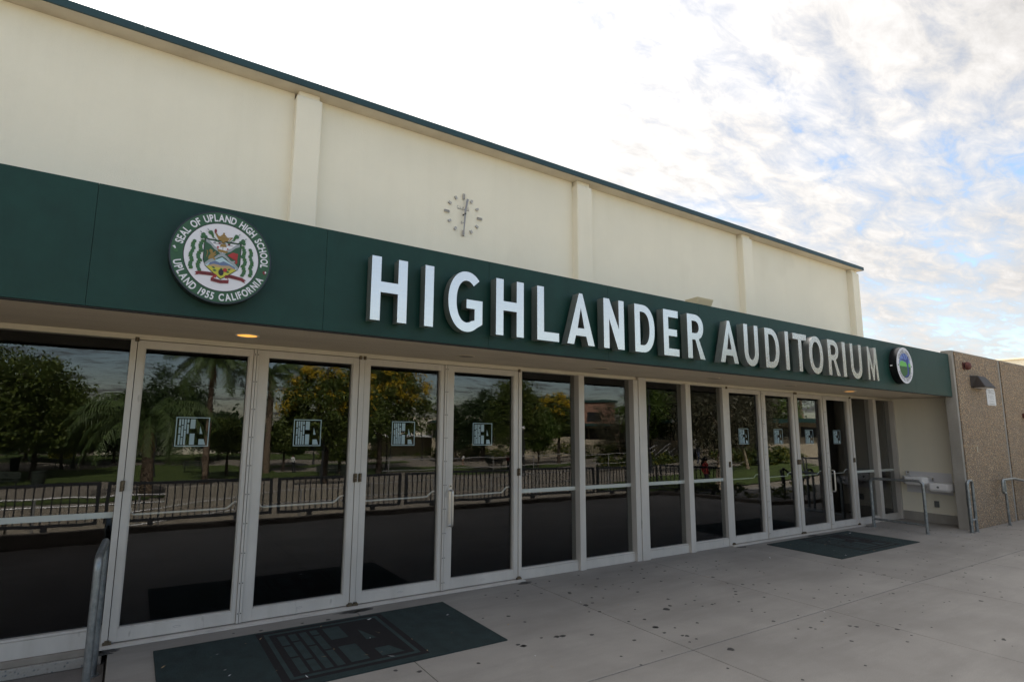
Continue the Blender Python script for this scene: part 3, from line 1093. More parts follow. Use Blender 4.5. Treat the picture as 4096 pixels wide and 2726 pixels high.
def letter(ch, w):
    h, t = CAPH, T_
    if ch == 'I':
        return [[(0, 0), (w, 0), (w, h), (0, h)]]
    if ch == 'H':
        a, b = .213, .292
        return [[(0, 0), (t, 0), (t, a), (w - t, a), (w - t, 0), (w, 0), (w, h), (w - t, h), (w - t, b), (t, b), (t, h), (0, h)]]
    if ch == 'L':
        return [[(0, 0), (w, 0), (w, t * 1.03), (t, t * 1.03), (t, h), (0, h)]]
    if ch == 'T':
        c = w / 2
        return [[(c - t / 2, 0), (c + t / 2, 0), (c + t / 2, h - t), (w, h - t), (w, h), (0, h), (0, h - t), (c - t / 2, h - t)]]
    if ch == 'E':
        m = w * .88
        return [[(0, 0), (w, 0), (w, t), (t, t), (t, .207), (m, .207), (m, .278), (t, .278), (t, h - t), (w * .97, h - t), (w * .97, h), (0, h)]]
    if ch == 'A':
        c = w / 2
        tp = .021
        sl = (c - tp) / h                       # outer slope
        bar0, bar1 = .082, .152
        out = [(0, 0), (t * 1.06, 0), (t * 1.06 + sl * bar0 * 1.0, bar0), (w - t * 1.06 - sl * bar0, bar0), (w - t * 1.06, 0), (w, 0), (c + tp, h), (c - tp, h)]
        xi = t * 1.06 + sl * bar1
        return [out, [(xi, bar1), (w - xi, bar1), (c, h - .135)]]
    if ch == 'N':
        return [[(0, 0), (t * .95, 0), (t * .95, h * .60), (w - t * 1.15, 0), (w, 0), (w, h), (w - t * .95, h), (w - t * .95, h * .40), (t * 1.0, h), (0, h)]]
    if ch == 'M':
        c = w / 2
        s = .055
        return [[(0, 0), (s, 0), (s + .012, h * .60), (c - .018, 0), (c + .022, 0), (w - s - .030, h * .60), (w - s, 0), (w, 0), (w - .035, h), (w - .035 - s * .9, h), (c, h * .30), (s * 1.1, h), (.012, h)]]
    if ch == 'D':
        k = w * .38
        rx = w - k
        return [[(0, 0), (k, 0)] + ell(k, h / 2, rx, h / 2, -90, 90, 26, 2.25)[1:-1] + [(k, h), (0, h)],
                [(t, t * .95), (k, t * .95)] + ell(k, h / 2, rx - t, h / 2 - t * .95, -90, 90, 26, 2.3)[1:-1] + [(k, h - t * .95), (t, h - t * .95)]]
    if ch == 'O':
        return [ell(w / 2, h / 2, w / 2, h / 2 + .007, 0, 360, 44, 2.15)[:-1], ell(w / 2, h / 2, w / 2 - t, h / 2 + .007 - t, 0, 360, 44, 2.2)[:-1]]
    if ch == 'U':
        r = w / 2
        zc = .165
        return [[(0, h)] + ell(r, zc, r, zc + .007, 180, 360, 26, 2.1) + [(w, h), (w - t, h)] + ell(r, zc, r - t, zc + .007 - t, 360, 180, 26, 2.1) + [(t, h)]]
    if ch == 'R':
        zb = .205
        k = w * .42
        rx = w * .93 - k
        cy = (h + zb) / 2
        ry = (h - zb) / 2
        bowl = ell(k, cy, rx, ry, 90, -60, 22, 2.2)
        bx, bz = bowl[-1]
        outer = [(0, 0), (t, 0), (t, .205), (w * .45, .205), (w - t * 1.12, 0), (w, 0), (bx - .012, bz - .01)] + bowl[::-1] + [(0, h)]
        inner = [(t, zb + t * .93), (k, zb + t * .93)] + ell(k, cy, rx - t, ry - t * .93, -90, 90, 20, 2.2)[1:-1] + [(k, h - t * .93), (t, h - t * .93)]
        return [outer, inner]
    if ch == 'G':
        rx, ry = w * .53, h / 2 + .007
        cx = rx
        o = ell(cx, h / 2, rx, ry, 47, 303, 40, 2.1)
        i_ = ell(cx, h / 2, rx - t, ry - t, 296, 50, 40, 2.15)
        return [o + [(w, .065), (w, .258), (w - .152, .258), (w - .152, .186), (w - t, .186), (w - t, .092)] + i_]
    return []


SG = empty('sign', (0, -1.14, 2.355))
tag(SG, 'raised brushed metal letters reading HIGHLANDER AUDITORIUM on the green fascia', 'sign')
KX = 1.00958
LET = [('H', 1.394, 1.679), ('I', 1.828, 1.903), ('G', 2.034, 2.351), ('H', 2.485, 2.769), ('L', 2.915, 3.158), ('A', 3.254, 3.585), ('N', 3.706, 3.975), ('D', 4.124, 4.407), ('E', 4.544, 4.778), ('R', 4.919, 5.203),
       ('A', 5.471, 5.799), ('U', 5.919, 6.198), ('D', 6.339, 6.634), ('I', 6.768, 6.845), ('T', 6.948, 7.259), ('O', 7.313, 7.653), ('R', 7.783, 8.078), ('I', 8.163, 8.247), ('U', 8.381, 8.695), ('M', 8.862, 9.180)]
for ch, a, b in LET:
    a, b = a * KX, b * KX
    lp = letter(ch, b - a)
    vs, f_ = curve_mesh(lp, .082)
    mb = MB()
    # curve x,y -> world x,z ; z -> y.  front at y=-1.205, back at -1.143
    pts = [(a + v[0], -.029 - v[2], v[1]) for v in vs]
    front, side = [], []
    for f in f_:
        zs = [vs[i][2] for i in f]
        if max(zs) - min(zs) < 1e-6 and zs[0] > 0:
            front.append(f)
        else:
            side.append(f)
    mb.add(pts, front, 'letter_face')
    mb.add(pts, side, 'brushed')
    lt = mb.build('letter_' + ch.lower(), SG)
    # standoff pins
    for px, pz in ((a + .03, .07), (a + .03, CAPH - .10)):
        if ch in 'T':
            px = (a + b) / 2
        if ch == 'A' and pz > .2:
            px = (a + b) / 2
        if ch in 'GO':
            px, pz = (a + .035, .24 + (pz - .22) * .5)
        mp_ = MB().tube([(px, -.004, pz), (px, .044, pz)], .007, 'chrome', 8)
        mp_.build('standoff_pin', lt)


# ================================================================== ROUND SEALS
def leaf(mb, x, z, a, l, w, y, m):
    ca, sa = math.cos(a), math.sin(a)
    pts = []
    for u, v in ((0, 0), (.3, -.5), (.65, -.42), (1, 0), (.65, .42), (.3, .5)):
        pts.append((x + (u * l) * ca - (v * w) * sa, y, z + (u * l) * sa + (v * w) * ca))
    mb.add(pts, [tuple(range(6))], m)


def pol(mb, pts, y, m, cx=0, cz=0, k=1.0):
    mb.add([(cx + a * k, y, cz + b * k) for a, b in pts], [tuple(range(len(pts)))], m)


SR = .300
S1 = empty('school_seal', (.402, -1.20, 2.640))
tag(S1, 'large round high school seal with green ring and shield on the fascia', 'seal')
MB().disc(0, 0, SR, 0, .104, 'black', 64).build('seal_drum', S1)
rg = MB()
n = 64
for r0, r1, m_, yy in ((.222, .291, 'seal_green', -.001), (.2185, .2235, 'ink', -.0014)):
    vs = [(r * math.cos(2 * math.pi * i / n), yy, r * math.sin(2 * math.pi * i / n)) for r in (r0, r1) for i in range(n)]
    rg.add(vs, [(i, n + i, n + (i + 1) % n, (i + 1) % n) for i in range(n)], m_)
rgo = rg.build('green_ring', S1)
tx = MB()
text_arc(tx, "SEAL OF UPLAND HIGH SCHOOL", 0, 0, .2345, .046, -.0022, 'seal_white', 169, -7, 0.74, 0.030)
text_arc(tx, "UPLAND 1955 CALIFORNIA", 0, 0, .2345, .046, -.0022, 'seal_white', 192, 338, 0.74, 0.030, bottom=True)
tx.build('ring_lettering', S1)
MB().disc(0, 0, .2190, -.0006, .001, 'seal_white', 64).build('white_face', S1)
# ring flowers
rf = MB()
rf.disc(-.262, .001, .013, -.0030, -.0015, 'leaf_green', 12)
pol(rf, [(-.268, .010), (-.262, .014), (-.270, .030), (-.283, .024)], -.0032, 'seal_white')
rf.disc(.262, -.060, .012, -.0030, -.0015, 'dark_red', 12)
pol(rf, [(.262, -.056), (.268, -.050), (.274, -.058), (.266, -.066)], -.0033, 'seal_white')
pol(rf, [(.252, -.066), (.256, -.070), (.242, -.084), (.240, -.082)], -.0032, 'leaf_green')
rf.build('ring_flowers', S1)
# shield
sh = MB()
SH = [(-.094, .093), (.094, .093), (.094, -.030), (.082, -.062), (.040, -.098), (0, -.128), (-.040, -.098), (-.082, -.062), (-.094, -.030)]
pol(sh, SH[::-1][::-1], -.0016, 'ink', 0, .002, 1.05)
pol(sh, SH, -.0020, 'seal_green')
pol(sh, [(-.090, .089), (.090, .089), (.0, .012)], -.0024, 'seal_white')
pol(sh, [(0, .0), (.088, -.056), (.040, -.096), (0, -.126), (-.040, -.096), (-.088, -.056)], -.0024, 'print_sky')
pol(sh, [(-.060, -.040), (-.035, -.026), (-.01, -.034), (.01, -.022), (.040, -.034), (.070, -.048), (.075, -.062), (-.07, -.060)], -.0027, 'print_blue')
pol(sh, [(-.072, -.058), (-.04, -.046), (0, -.050), (.04, -.044), (.078, -.062), (.06, -.076), (-.06, -.074)], -.0030, 'print_tan')
pol(sh, [(-.080, -.063), (.080, -.063), (.04, -.0965), (0, -.1265), (-.04, -.0965)], -.0033, 'print_yellow')
for sx in (1, -1):                                    # grey saltire
    pts = []
    for k in range(9):
        t = k / 8
        pts.append((sx * (-.088 + .176 * t), .086 - .142 * t + (.006 if k % 2 else 0)))
    up = [(a, b + .009) for a, b in pts]
    dn = [(a, b - .009) for a, b in pts]
    pol(sh, (dn + up[::-1]) if sx == 1 else (up + dn[::-1])[::1], -.0036 - .0002 * sx, 'print_grey')
sho = sh.build('shield', S1)
sho.scale = (1.12, 1, 1.10)
ch_ = MB()
# ship
pol(ch_, [(-.030, .046), (.030, .040), (.022, .028), (-.022, .030)], -.0042, 'gold')
pol(ch_, [(-.001, .044), (.001, .044), (.001, .086), (-.001, .086)], -.0042, 'ink')
pol(ch_, [(-.018, .060), (.020, .064), (.012, .080), (-.010, .080)], -.0044, 'gold')
pol(ch_, [(-.030, .050), (-.022, .050), (-.022, .062), (-.032, .060)], -.0044, 'red')
pol(ch_, [(.022, .048), (.030, .050), (.028, .058), (.022, .056)], -.0044, 'red')
# lion
pol(ch_, [(-.072, -.022), (-.060, -.020), (-.050, -.014), (-.038, -.024), (-.034, -.016), (-.046, -.002), (-.034, .006), (-.030, .016), (-.042, .012), (-.034, .026), (-.038, .030), (-.050, .018), (-.052, .034), (-.064, .040), (-.070, .028), (-.060, .012), (-.070, -.004)][::-1][::-1], -.0042, 'gold')
pol(ch_, [(-.082, -.010), (-.079, -.012), (-.074, .020), (-.080, .030), (-.083, .028), (-.078, .016)], -.0042, 'gold')
# red fan and grey arm
pol(ch_, [(.026, .016), (.080, -.014), (.082, .034), (.054, .038)], -.0042, 'red')
for k in range(4):
    pol(ch_, [(.040 + k * .004, .006 - k * .002 + k * .008), (.080, -.006 + k * .010), (.080, -.004 + k * .010)], -.0045, 'dark_red')
pol(ch_, [(.028, .002), (.036, .0), (.044, -.018), (.068, -.010), (.070, -.018), (.044, -.028), (.034, -.020)], -.0044, 'print_grey')
pol(ch_, [(.074, -.010), (.082, -.012), (.080, -.026), (.068, -.026)], -.0046, 'red')
# fruit
ch_.disc(-.022, -.074, .0085, -.0050, -.004, 'print_yellow', 12).disc(.020, -.074, .0115, -.0050, -.004, 'red', 14)
ch_.disc(.000, -.090, .014, -.0054, -.004, 'ink', 12, rz=.019).disc(.0, -.070, .006, -.0052, -.004, 'leaf_green', 10)
for sx in (-1, 1):
    leaf(ch_, sx * .020, -.080, R(90 - sx * 100), .026, .012, -.0048, 'leaf_green')
    leaf(ch_, sx * .032, -.070, R(90 - sx * 70), .020, .010, -.0048, 'leaf_green')
ch_.build('shield_charges', sho)
# lamp
lm = MB()
pol(lm, [(-.040, .128), (-.030, .112), (-.012, .104), (.012, .104), (.028, .112), (.034, .128), (.028, .134), (-.030, .136), (-.048, .156), (-.052, .150)], -.0042, 'gold')
pol(lm, [(-.020, .136), (.020, .136), (.008, .148), (0, .152), (-.008, .148)], -.0042, 'gold')
lm.disc(0, .156, .006, -.0046, -.003, 'gold', 12)
pol(lm, [(-.008, .104), (.008, .104), (.006, .098), (.022, .090), (-.022, .090), (-.006, .098)][::1], -.0040, 'gold')
for p in ([(.030, .134), (.054, .140), (.054, .134), (.034, .129)], [(.048, .138), (.054, .138), (.036, .112), (.032, .116)]):
    pol(lm, p, -.0044, 'gold')
pol(lm, [(-.054, .150), (-.044, .152), (-.042, .170), (-.050, .180), (-.057, .168)], -.0046, 'dark_red')
lm.build('lamp_crest', S1)
# twisted band
tw = MB()
for k in range(8):
    a = -.056 + k * .0140
    pol(tw, [(a, .084 - k * .0000 + .002), (a + .0120, .085), (a + .0140, .094), (a + .002, .095)], -.0040, ('print_grey', 'seal_white', 'dark_red', 'seal_white')[k % 4])
pol(tw, [(-.060, .0825), (.060, .0825), (.060, .0845), (-.060, .0845)], -.0041, 'ink')
tw.build('twisted_band', S1)
# thistles and foliage
fo = MB()
for sx in (-1, 1):
    for (tx_, tz_) in ((.118, .128), (.078, .150)):
        fo.disc(sx * tx_, tz_, .0135, -.0040, -.003, 'leaf_green', 14)
        for k in range(3):
            a = R(90 - sx * (22 + k * 22))
            leaf(fo, sx * tx_ + math.cos(a) * .010, tz_ + math.sin(a) * .010, a, .020, .008, -.0044, 'print_grey' if k == 1 else 'sign_white')
        # stem
        fo.add([(sx * tx_, -.0036, tz_ - .012), (sx * (tx_ - .005), -.0036, tz_ - .012), (sx * .020, -.0036, .094), (sx * .026, -.0036, .092)], [(0, 1, 2, 3)], 'leaf_green')
    leaf(fo, sx * .060, .112, R(90 - sx * 12), .056, .014, -.0044, 'print_dkgreen')
    # hanging sprays of leaves
    for b_, (bx, bz) in enumerate(((.140, .092), (.148, .028), (.146, -.032))):
        for k in range(9):
            t = k / 8
            px = sx * (bx + .012 * math.sin(t * 3.0) + (.010 if k % 2 else -.010))
            pz = bz - t * .060
            leaf(fo, px, pz, R(-90 + sx * (50 if k % 2 else -60)), .029, .023, -.0040 - k * .00005, 'leaf_green' if (k + b_) % 3 else 'print_dkgreen')
    for k in range(3):
        leaf(fo, sx * (.094 + .012 * k), .108 - .004 * k, R(90 - sx * 40), .024, .017, -.0043, 'leaf_green')
fo.build('foliage', S1)
# ribbon
rb = MB()
pol(rb, [(-.150, -.118), (-.140, -.1255), (-.150, -.138), (-.128, -.132), (-.128, -.108)][::-1][::-1], -.0036, 'dark_red')
pol(rb, [(-.130, -.108), (-.130, -.130), (-.050, -.128), (-.026, -.138), (-.026, -.116), (-.060, -.106)], -.0040, 'dark_red')
pol(rb, [(-.026, -.116), (-.020, -.126), (-.052, -.150), (-.056, -.142)], -.0042, 'red')
pol(rb, [(-.056, -.140), (-.056, -.162), (.0, -.170), (.048, -.164), (.048, -.142), (.0, -.148)], -.0044, 'dark_red')
pol(rb, [(.048, -.142), (.052, -.150), (.028, -.124), (.026, -.114)], -.0042, 'red')
pol(rb, [(.024, -.114), (.024, -.134), (.050, -.128), (.130, -.138), (.130, -.116), (.060, -.106)], -.0040, 'dark_red')
pol(rb, [(.128, -.116), (.152, -.130), (.140, -.136), (.150, -.150), (.124, -.140)], -.0036, 'dark_red')
text_row(rb, "DEANE AD", -.122, -.124, .010, -.0052, 'ink', .9)
text_row(rb, "HEID AN", -.040, -.160, .010, -.0052, 'ink', .9)
text_row(rb, "MOMACAD", .032, -.126, .010, -.0052, 'ink', .9)
rb.build('ribbon', S1)

S2 = empty('district_seal', (10.20, -1.196, 2.648))
tag(S2, 'smaller round school district emblem with tree and hills near the right end of the fascia', 'seal')
RZ = .286
MB().disc(0, 0, RZ, 0, .100, 'black', 56).build('seal_drum', S2)
MB().disc(0, 0, RZ - .006, -.0010, .0005, 'seal_white', 56).build('white_ring', S2)
tx = MB()
text_arc(tx, "UPLAND UNIFIED", 0, 0, .203, .044, -.0022, 'ink', 155, 25, 0.84, 0.016)
text_arc(tx, "SCHOOL DISTRICT", 0, 0, .203, .044, -.0022, 'ink', 205, 335, 0.84, 0.016, bottom=True)
for sx_ in (-1, 1):
    MB().disc(sx_ * .228, -.004, .011, -.0024, -.001, 'ink', 12).build('ring_dot', S2)
tx.build('ring_lettering', S2)
pc = MB()
r_ = .190
arc = lambda a0, a1, rr=r_, k=20: [(rr * math.cos(R(a0 + (a1 - a0) * i / k)), rr * math.sin(R(a0 + (a1 - a0) * i / k))) for i in range(k + 1)]
pol(pc, arc(0, 360, r_ + .006, 40)[:-1], -.0014, 'ink')
pol(pc, arc(-5, 185), -.0018, 'periwinkle')
pol(pc, [(-.1895, -.016)] + [(.1895, -.016), (.189, .030), (.13, .045), (.07, .030), (.03, .060), (-.03, .050), (-.06, .078), (-.10, .060), (-.13, .070), (-.17, .040)], -.0021, 'lime')
pol(pc, arc(185, 355), -.0024, 'print_dkgreen')
pol(pc, [(.020, -.185), (.120, -.146), (.125, -.06), (.120, .02), (.135, .10), (.125, .145), (.10, .16), (.09, .10), (.04, .085), (-.06, .10), (-.15, .09), (-.15, .080), (-.05, .070), (.03, .055), (.062, .02), (.075, -.08), (.05, -.14), (-.02, -.165), (-.03, -.186)][::1], -.0028, 'navy')
pol(pc, [(-.02, .085), (.0, .088), (-.02, .13), (-.07, .175), (-.085, .168), (-.04, .12)], -.0030, 'navy')
pol(pc, [(.05, .085), (.07, .09), (.05, .14), (.02, .186), (.0, .188), (.03, .13)], -.0030, 'navy')
pc.build('tree_picture', S2)
st_ = MB().box(-.02, .02, .07, .10, -.0, .03, 'sign_white')
o_ = MB()
o_.add([(-RZ - .001, .055, -.025), (-RZ - .001, .085, -.025), (-RZ - .001, .085, -.003), (-RZ - .001, .055, -.003)], [(0, 1, 2, 3)], 'sign_white')
o_.build('maker_sticker', S2)

# ================================================================== WALL CLOCK
MT['mark'] = mat('clock_mark_metal', (0.44, 0.42, 0.40), 0.5, metal=0.2)
CK = empty('wall_clock', (3.313, WY, 4.206))
tag(CK, 'wall clock of separate metal hour marks and two hands on the cream wall', 'clock')
for k in range(12):
    a = R(90 - 30 * k)
    ca, sa = math.cos(a), math.sin(a)
    mk = MB()
    rr = .232
    if k % 3 == 0:
        for off in (-.009, .009):
            pts = []
            for u, v in ((-.036, -.0045), (.036, -.0045), (.036, .0045), (-.036, .0045)):
                pts.append(((rr + .006 + u) * ca - (v + off) * sa, (rr + .006 + u) * sa + (v + off) * ca))
            mk.prism(pts, -.022, -.002, 'mark')
    else:
        pts = []
        for u, v in ((-.020, -.013), (.020, -.013), (.020, .013), (-.020, .013)):
            pts.append(((rr - .004 + u) * ca - v * sa, (rr - .004 + u) * sa + v * ca))
        mk.prism(pts, -.022, -.002, 'mark')
    mk.build('hour_mark', CK)


def hand(name, ang, l, w0, w1, y, tail=.0, m='plastic_grey'):
    a = R(ang)
    ca, sa = math.cos(a), math.sin(a)
    pts = [(u * ca - v * sa, u * sa + v * ca) for u, v in ((-tail, -w0), (l, -w1), (l, w1), (-tail, w0))]
    MB().prism(pts, y, y + .006, m).build(name, CK)


MT['hand'] = mat('hand_grey', (0.30, 0.29, 0.29), 0.5, metal=0.3)
hand('hour_hand', 79, .205, .009, .014, -.048, .01, 'hand')
hand('minute_hand', -94, .275, .013, .006, -.058, .07, 'hand')
MB().tube([(0, -.064, 0), (0, -.001, 0)], .009, 'screw', 12).build('spindle', CK)
cl = MB()
text_row(cl, "CLASS", 0.0, .078, .034, -.004, 'hand', 1.0, .30, centre=True)
cl.box(-.085, .085, -.006, -.002, .068, .073, 'hand')
cl.build('class_lettering', CK)
c6 = MB()
text_row(c6, "64", 0.0, -.118, .042, -.004, 'hand', 1.0, .10, centre=True)
c6.build('year_numerals', CK)

# ================================================================== FLOODLIGHT ON THE CANOPY
FL = empty('floodlight', (6.40, -.35, 2.966))
tag(FL, 'small cream box floodlight standing on top of the canopy above the letter R', 'floodlight')
MB().tube([(0, 0, 0), (0, 0, .28)], .012, 'stucco_trim', 10).build('stem', FL)
hb = MB()
vs = [(-.17, -.10, .375), (.17, -.10, .375), (.15, .12, .375), (-.14, .12, .375), (-.14, -.06, .295), (.17, -.06, .295), (.15, .12, .290), (-.12, .12, .290)]
hb.add(vs, [(3, 2, 1, 0), (4, 5, 6, 7), (0, 1, 5, 4), (1, 2, 6, 5), (2, 3, 7, 6), (3, 0, 4, 7)], 'alu_cream')
hbo = hb.build('housing', FL, .004)
hbo.data.materials[0] = mat('pale_cream_paint', (0.62, 0.55, 0.38), 0.6)
lv = MB()
for k in range(2):
    lv.add([(-.12, -.066 - .012 * k, .312 + k * .022), (.165, -.066 - .012 * k, .316 + k * .022), (.165, -.075 - .012 * k, .322 + k * .022), (-.12, -.075 - .012 * k, .318 + k * .022)], [(0, 1, 2, 3)], 'stucco_trim')
lv.build('lens', FL)
CB = empty('canopy_clip', (2.66, -1.0, 2.966))
tag(CB, 'tiny pale bracket poking above the fascia over the letters G and H', 'bracket')
MB().box(-.012, .03, -.012, .012, 0, .066, 'alu_cream').build('bracket_plate', CB, .003)

# ================================================================== PEBBLED CONCRETE WALL
AW = empty('pebbled_wall', (12.29, -1.15, 0))
tag(AW, 'tall wall of pebbled brown concrete panels at the right end of the building', 'wall')
pan = [(0.0, 2.25), (2.258, 6.3), (6.308, 10.3), (10.308, 14.3)]
for a, b in pan:
    p = MB()
    p.box(a, b, .012, .17, -.12, 3.075, 'cast')
    po = p.build('wall_panel', AW, .008)
    f = MB()
    f.box(a + .07, b - .065, -.004, .0115, .0, 3.055, 'aggregate')
    f.build('pebble_face', po, .004)

# things on it
BL = empty('wall_bell', (12.725, -1.155, 2.822))
tag(BL, 'round rust red alarm bell high on the pebbled wall', 'bell')
MB().box(-.055, .035, -.014, 0, -.062, .062, 'rust_red').build('back_plate', BL, .004)
bm_ = MB()
nn = 20
prof = [(.072, -.035), (.075, -.05), (.066, -.078), (.045, -.095), (.0, -.10)]
vs = []
for rr, yy in prof:
    vs += [(.01 + rr * math.cos(2 * math.pi * i / nn), yy, rr * math.sin(2 * math.pi * i / nn)) for i in range(nn)]
bm_.add(vs, [(r * nn + i, r * nn + (i + 1) % nn, (r + 1) * nn + (i + 1) % nn, (r + 1) * nn + i) for r in range(len(prof) - 1) for i in range(nn)], 'rust_red', True)
bm_.add([(.01 + .072 * math.cos(2 * math.pi * i / nn), -.035, .072 * math.sin(2 * math.pi * i / nn)) for i in range(nn)], [tuple(range(nn - 1, -1, -1))], 'rust_red')
bm_.build('gong', BL)
MB().tube([(.01, -.014, 0), (.01, -.04, 0)], .012, 'screw', 8).build('gong_mount', BL)
WL = empty('wall_lamp', (13.27, -1.155, 2.56))
tag(WL, 'dark brown hooded wall lamp above the tobacco sign', 'wall lamp')
wl = MB()
vs = [(-.30, 0, -.11), (.24, 0, -.11), (.24, 0, .10), (-.30, 0, .10), (-.30, -.20, -.11), (.24, -.20, -.11), (.10, -.10, .10), (-.26, -.10, .10)]
wl.add(vs, [(0, 3, 2, 1)[::-1], (0, 1, 5, 4), (4, 5, 6, 7), (3, 7, 6, 2), (0, 4, 7, 3), (1, 2, 6, 5)], 'brown_lamp')
wl.build('hood', WL, .012)
MB().box(-.24, .20, -.17, -.02, -.1155, -.111, 'sign_white').build('lens', WL)
TS = empty('tobacco_sign', (13.91, -1.156, 2.33))
tag(TS, 'white house shaped TOBACCO FREE sign hanging below the brown lamp', 'sign')
tp = MB()
SHP = [(-.205, -.175), (.205, -.175), (.225, -.155), (.225, .085), (.125, .195), (-.125, .195), (-.225, .085), (-.225, -.155)]
tp.prism(SHP, -.004, 0, 'sign_white')
tpo = tp.build('sign_plate', TS)
tt = MB()
SI = [(a * .93, b * .93) for a, b in SHP]
for i in range(8):
    a, b = SI[i], SI[(i + 1) % 8]
    d = Vector((b[0] - a[0], b[1] - a[1])).normalized() * .0
    nx, nz = -(b[1] - a[1]), (b[0] - a[0])
    l = math.hypot(nx, nz)
    nx, nz = nx / l * .004, nz / l * .004
    pol(tt, [a, b, (b[0] + nx, b[1] + nz), (a[0] + nx, a[1] + nz)], -.0052, 'ink_grey')
text_row(tt, "TOBACCO", 0, .045, .082, -.0055, 'ink_grey', .52, .09, centre=True)
text_row(tt, "FREE", 0, -.055, .078, -.0055, 'ink_grey', .62, .42, centre=True)
text_row(tt, "SCHOOL", 0, -.118, .036, -.0055, 'ink_grey', .9, .40, centre=True)
tt.box(-.13, .13, -.0056, -.0050, -.148, -.140, 'ink_grey')
tt.box(-.05, .05, -.0056, -.0050, .158, .166, 'ink_grey')
tt.build('sign_print', tpo)
RB = empty('red_valve', (15.62, -1.155, 2.0))
tag(RB, 'small dark red fitting on the pebbled wall at the right edge of the photo', 'fitting')
MB().box(-.05, .06, -.05, 0, -.05, .05, 'rust_red').build('fitting_base', RB, .01)
MB().tube([(.0, -.05, 0), (.0, -.11, 0)], .035, 'rust_red', 12).build('fitting_knob', RB)
WC = empty('wall_clip', (12.915, -1.155, 1.348))
tag(WC, 'small pale strip fixed upright on the pebbled wall at head height', 'clip')
MB().box(-.008, .008, -.012, 0, -.052, .052, 'alu_cream').build('strip', WC, .003)

# far cream building beyond that wall
FB = empty('far_cream_building', (20, 3, 0))
tag(FB, 'pale cream flat roofed building just showing above the pebbled wall', 'building')
box('wall', 0.0, 14, -6.0, 9, -.3, 3.60, 'stucco', FB)
box('roof_edge', -.06, 14.06, -6.06, 9.06, 3.602, 3.640, 'stucco_trim', FB)

# ================================================================== DRINKING FOUNTAIN
DF = empty('drinking_fountain', (12.75, -.47, 0))
tag(DF, 'white two level drinking fountain on a white back plate in the niche', 'drinking fountain')
MT['plate_enamel'] = mat('plate_enamel', (0.70, 0.69, 0.71), 0.4)
box('back_plate', -.016, -.001, -.345, .345, .515, .900, 'plate_enamel', DF, .003)


def basin(name, y0, y1, z0, z1, lab):
    mb = MB()
    D = .34
    c = .07
    top = [(-.016, y0), (-.016, y1), (-D + c, y1), (-D, y1 - c), (-D, y0 + c), (-D + c, y0)]
    low_ = [(-.016, y0 + .03), (-.016, y1 - .03), (-D + c + .03, y1 - .03), (-D + .035, y1 - c), (-D + .035, y0 + c), (-D + c + .03, y0 + .03)]
    n = 6
    vs = [(x, y, z1) for x, y in top] + [(x, y, z0 + .045) for x, y in top] + [(x, y, z0) for x, y in low_]
    f = [tuple(range(n))[::-1]] + [(i, (i + 1) % n, n + (i + 1) % n, n + i) for i in range(n)] + [(n + i, n + (i + 1) % n, 2 * n + (i + 1) % n, 2 * n + i) for i in range(n)] + [tuple(range(2 * n, 3 * n))]
    mb.add(vs, f, 'white_enamel')
    b = mb.build(name, DF, .012, 3)
    b['label'] = lab
    cy = (y0 + y1) / 2
    bo = MB()
    bo.add([(-.17 + .11 * math.cos(a), cy + .14 * math.sin(a), z1 + .0015) for a in [2 * math.pi * i / 24 for i in range(24)]], [tuple(range(24))], 'basin_bowl')
    bo.tube([(-.17 + .115 * math.cos(a), cy + .145 * math.sin(a), z1 + .002) for a in [2 * math.pi * i / 24 for i in range(25)]], .004, 'white_enamel', 6, False)
    bo.build('bowl', b)
    MB().tube(rounded([(-.10, y1 - .05, z1), (-.10, y1 - .05, z1 + .05), (-.14, y1 - .06, z1 + .07)], .02), .013, 'chrome', 10).build('bubbler', b)
    pb = MB()
    pts = [(-D - .004 + 0, cy + .10 + .026 * math.cos(2 * math.pi * i / 16), (z0 + z1) / 2 + .02 + .026 * math.sin(2 * math.pi * i / 16)) for i in range(16)]
    pb.tube([(-D + .002, cy, (z0 + z1) / 2 + .012), (-D - .010, cy, (z0 + z1) / 2 + .012)], .028, 'white_enamel', 16)
    pb.tube([(-D - .008, cy, (z0 + z1) / 2 + .012), (-D - .016, cy, (z0 + z1) / 2 + .012)], .018, 'plastic_grey', 16)
    pb.build('push_button', b)
    return b


basin('upper_basin', -.085, .320, .670, .820, 'higher basin on the left')
basin('lower_basin', -.435, -.050, .575, .728, 'lower basin on the right')
OC = empty('outlet_cover', (12.748, -.560, .335))
tag(OC, 'grey weatherproof outlet cover below the drinking fountain', 'outlet cover')
MB().box(-.030, 0, -.034, .034, -.055, .055, 'plastic_grey').build('cover_box', OC, .006)
MB().box(-.036, -.0305, -.026, .026, -.045, .045, 'plastic_grey').build('cover_lid', OC, .003)


# ================================================================== RAILS BY THE DOORS
def rail_part(parent, name, pts, r, m='galv', rad=.06, n=12):
    return MB().tube(rounded(pts, rad, 8), r, m, n).build(name, parent)


def flange(parent, x, y, z=0.0, m='galv'):
    MB().tube([(x, y, z), (x, y, z + .006)], .040, m, 16).build('foot_flange', parent)


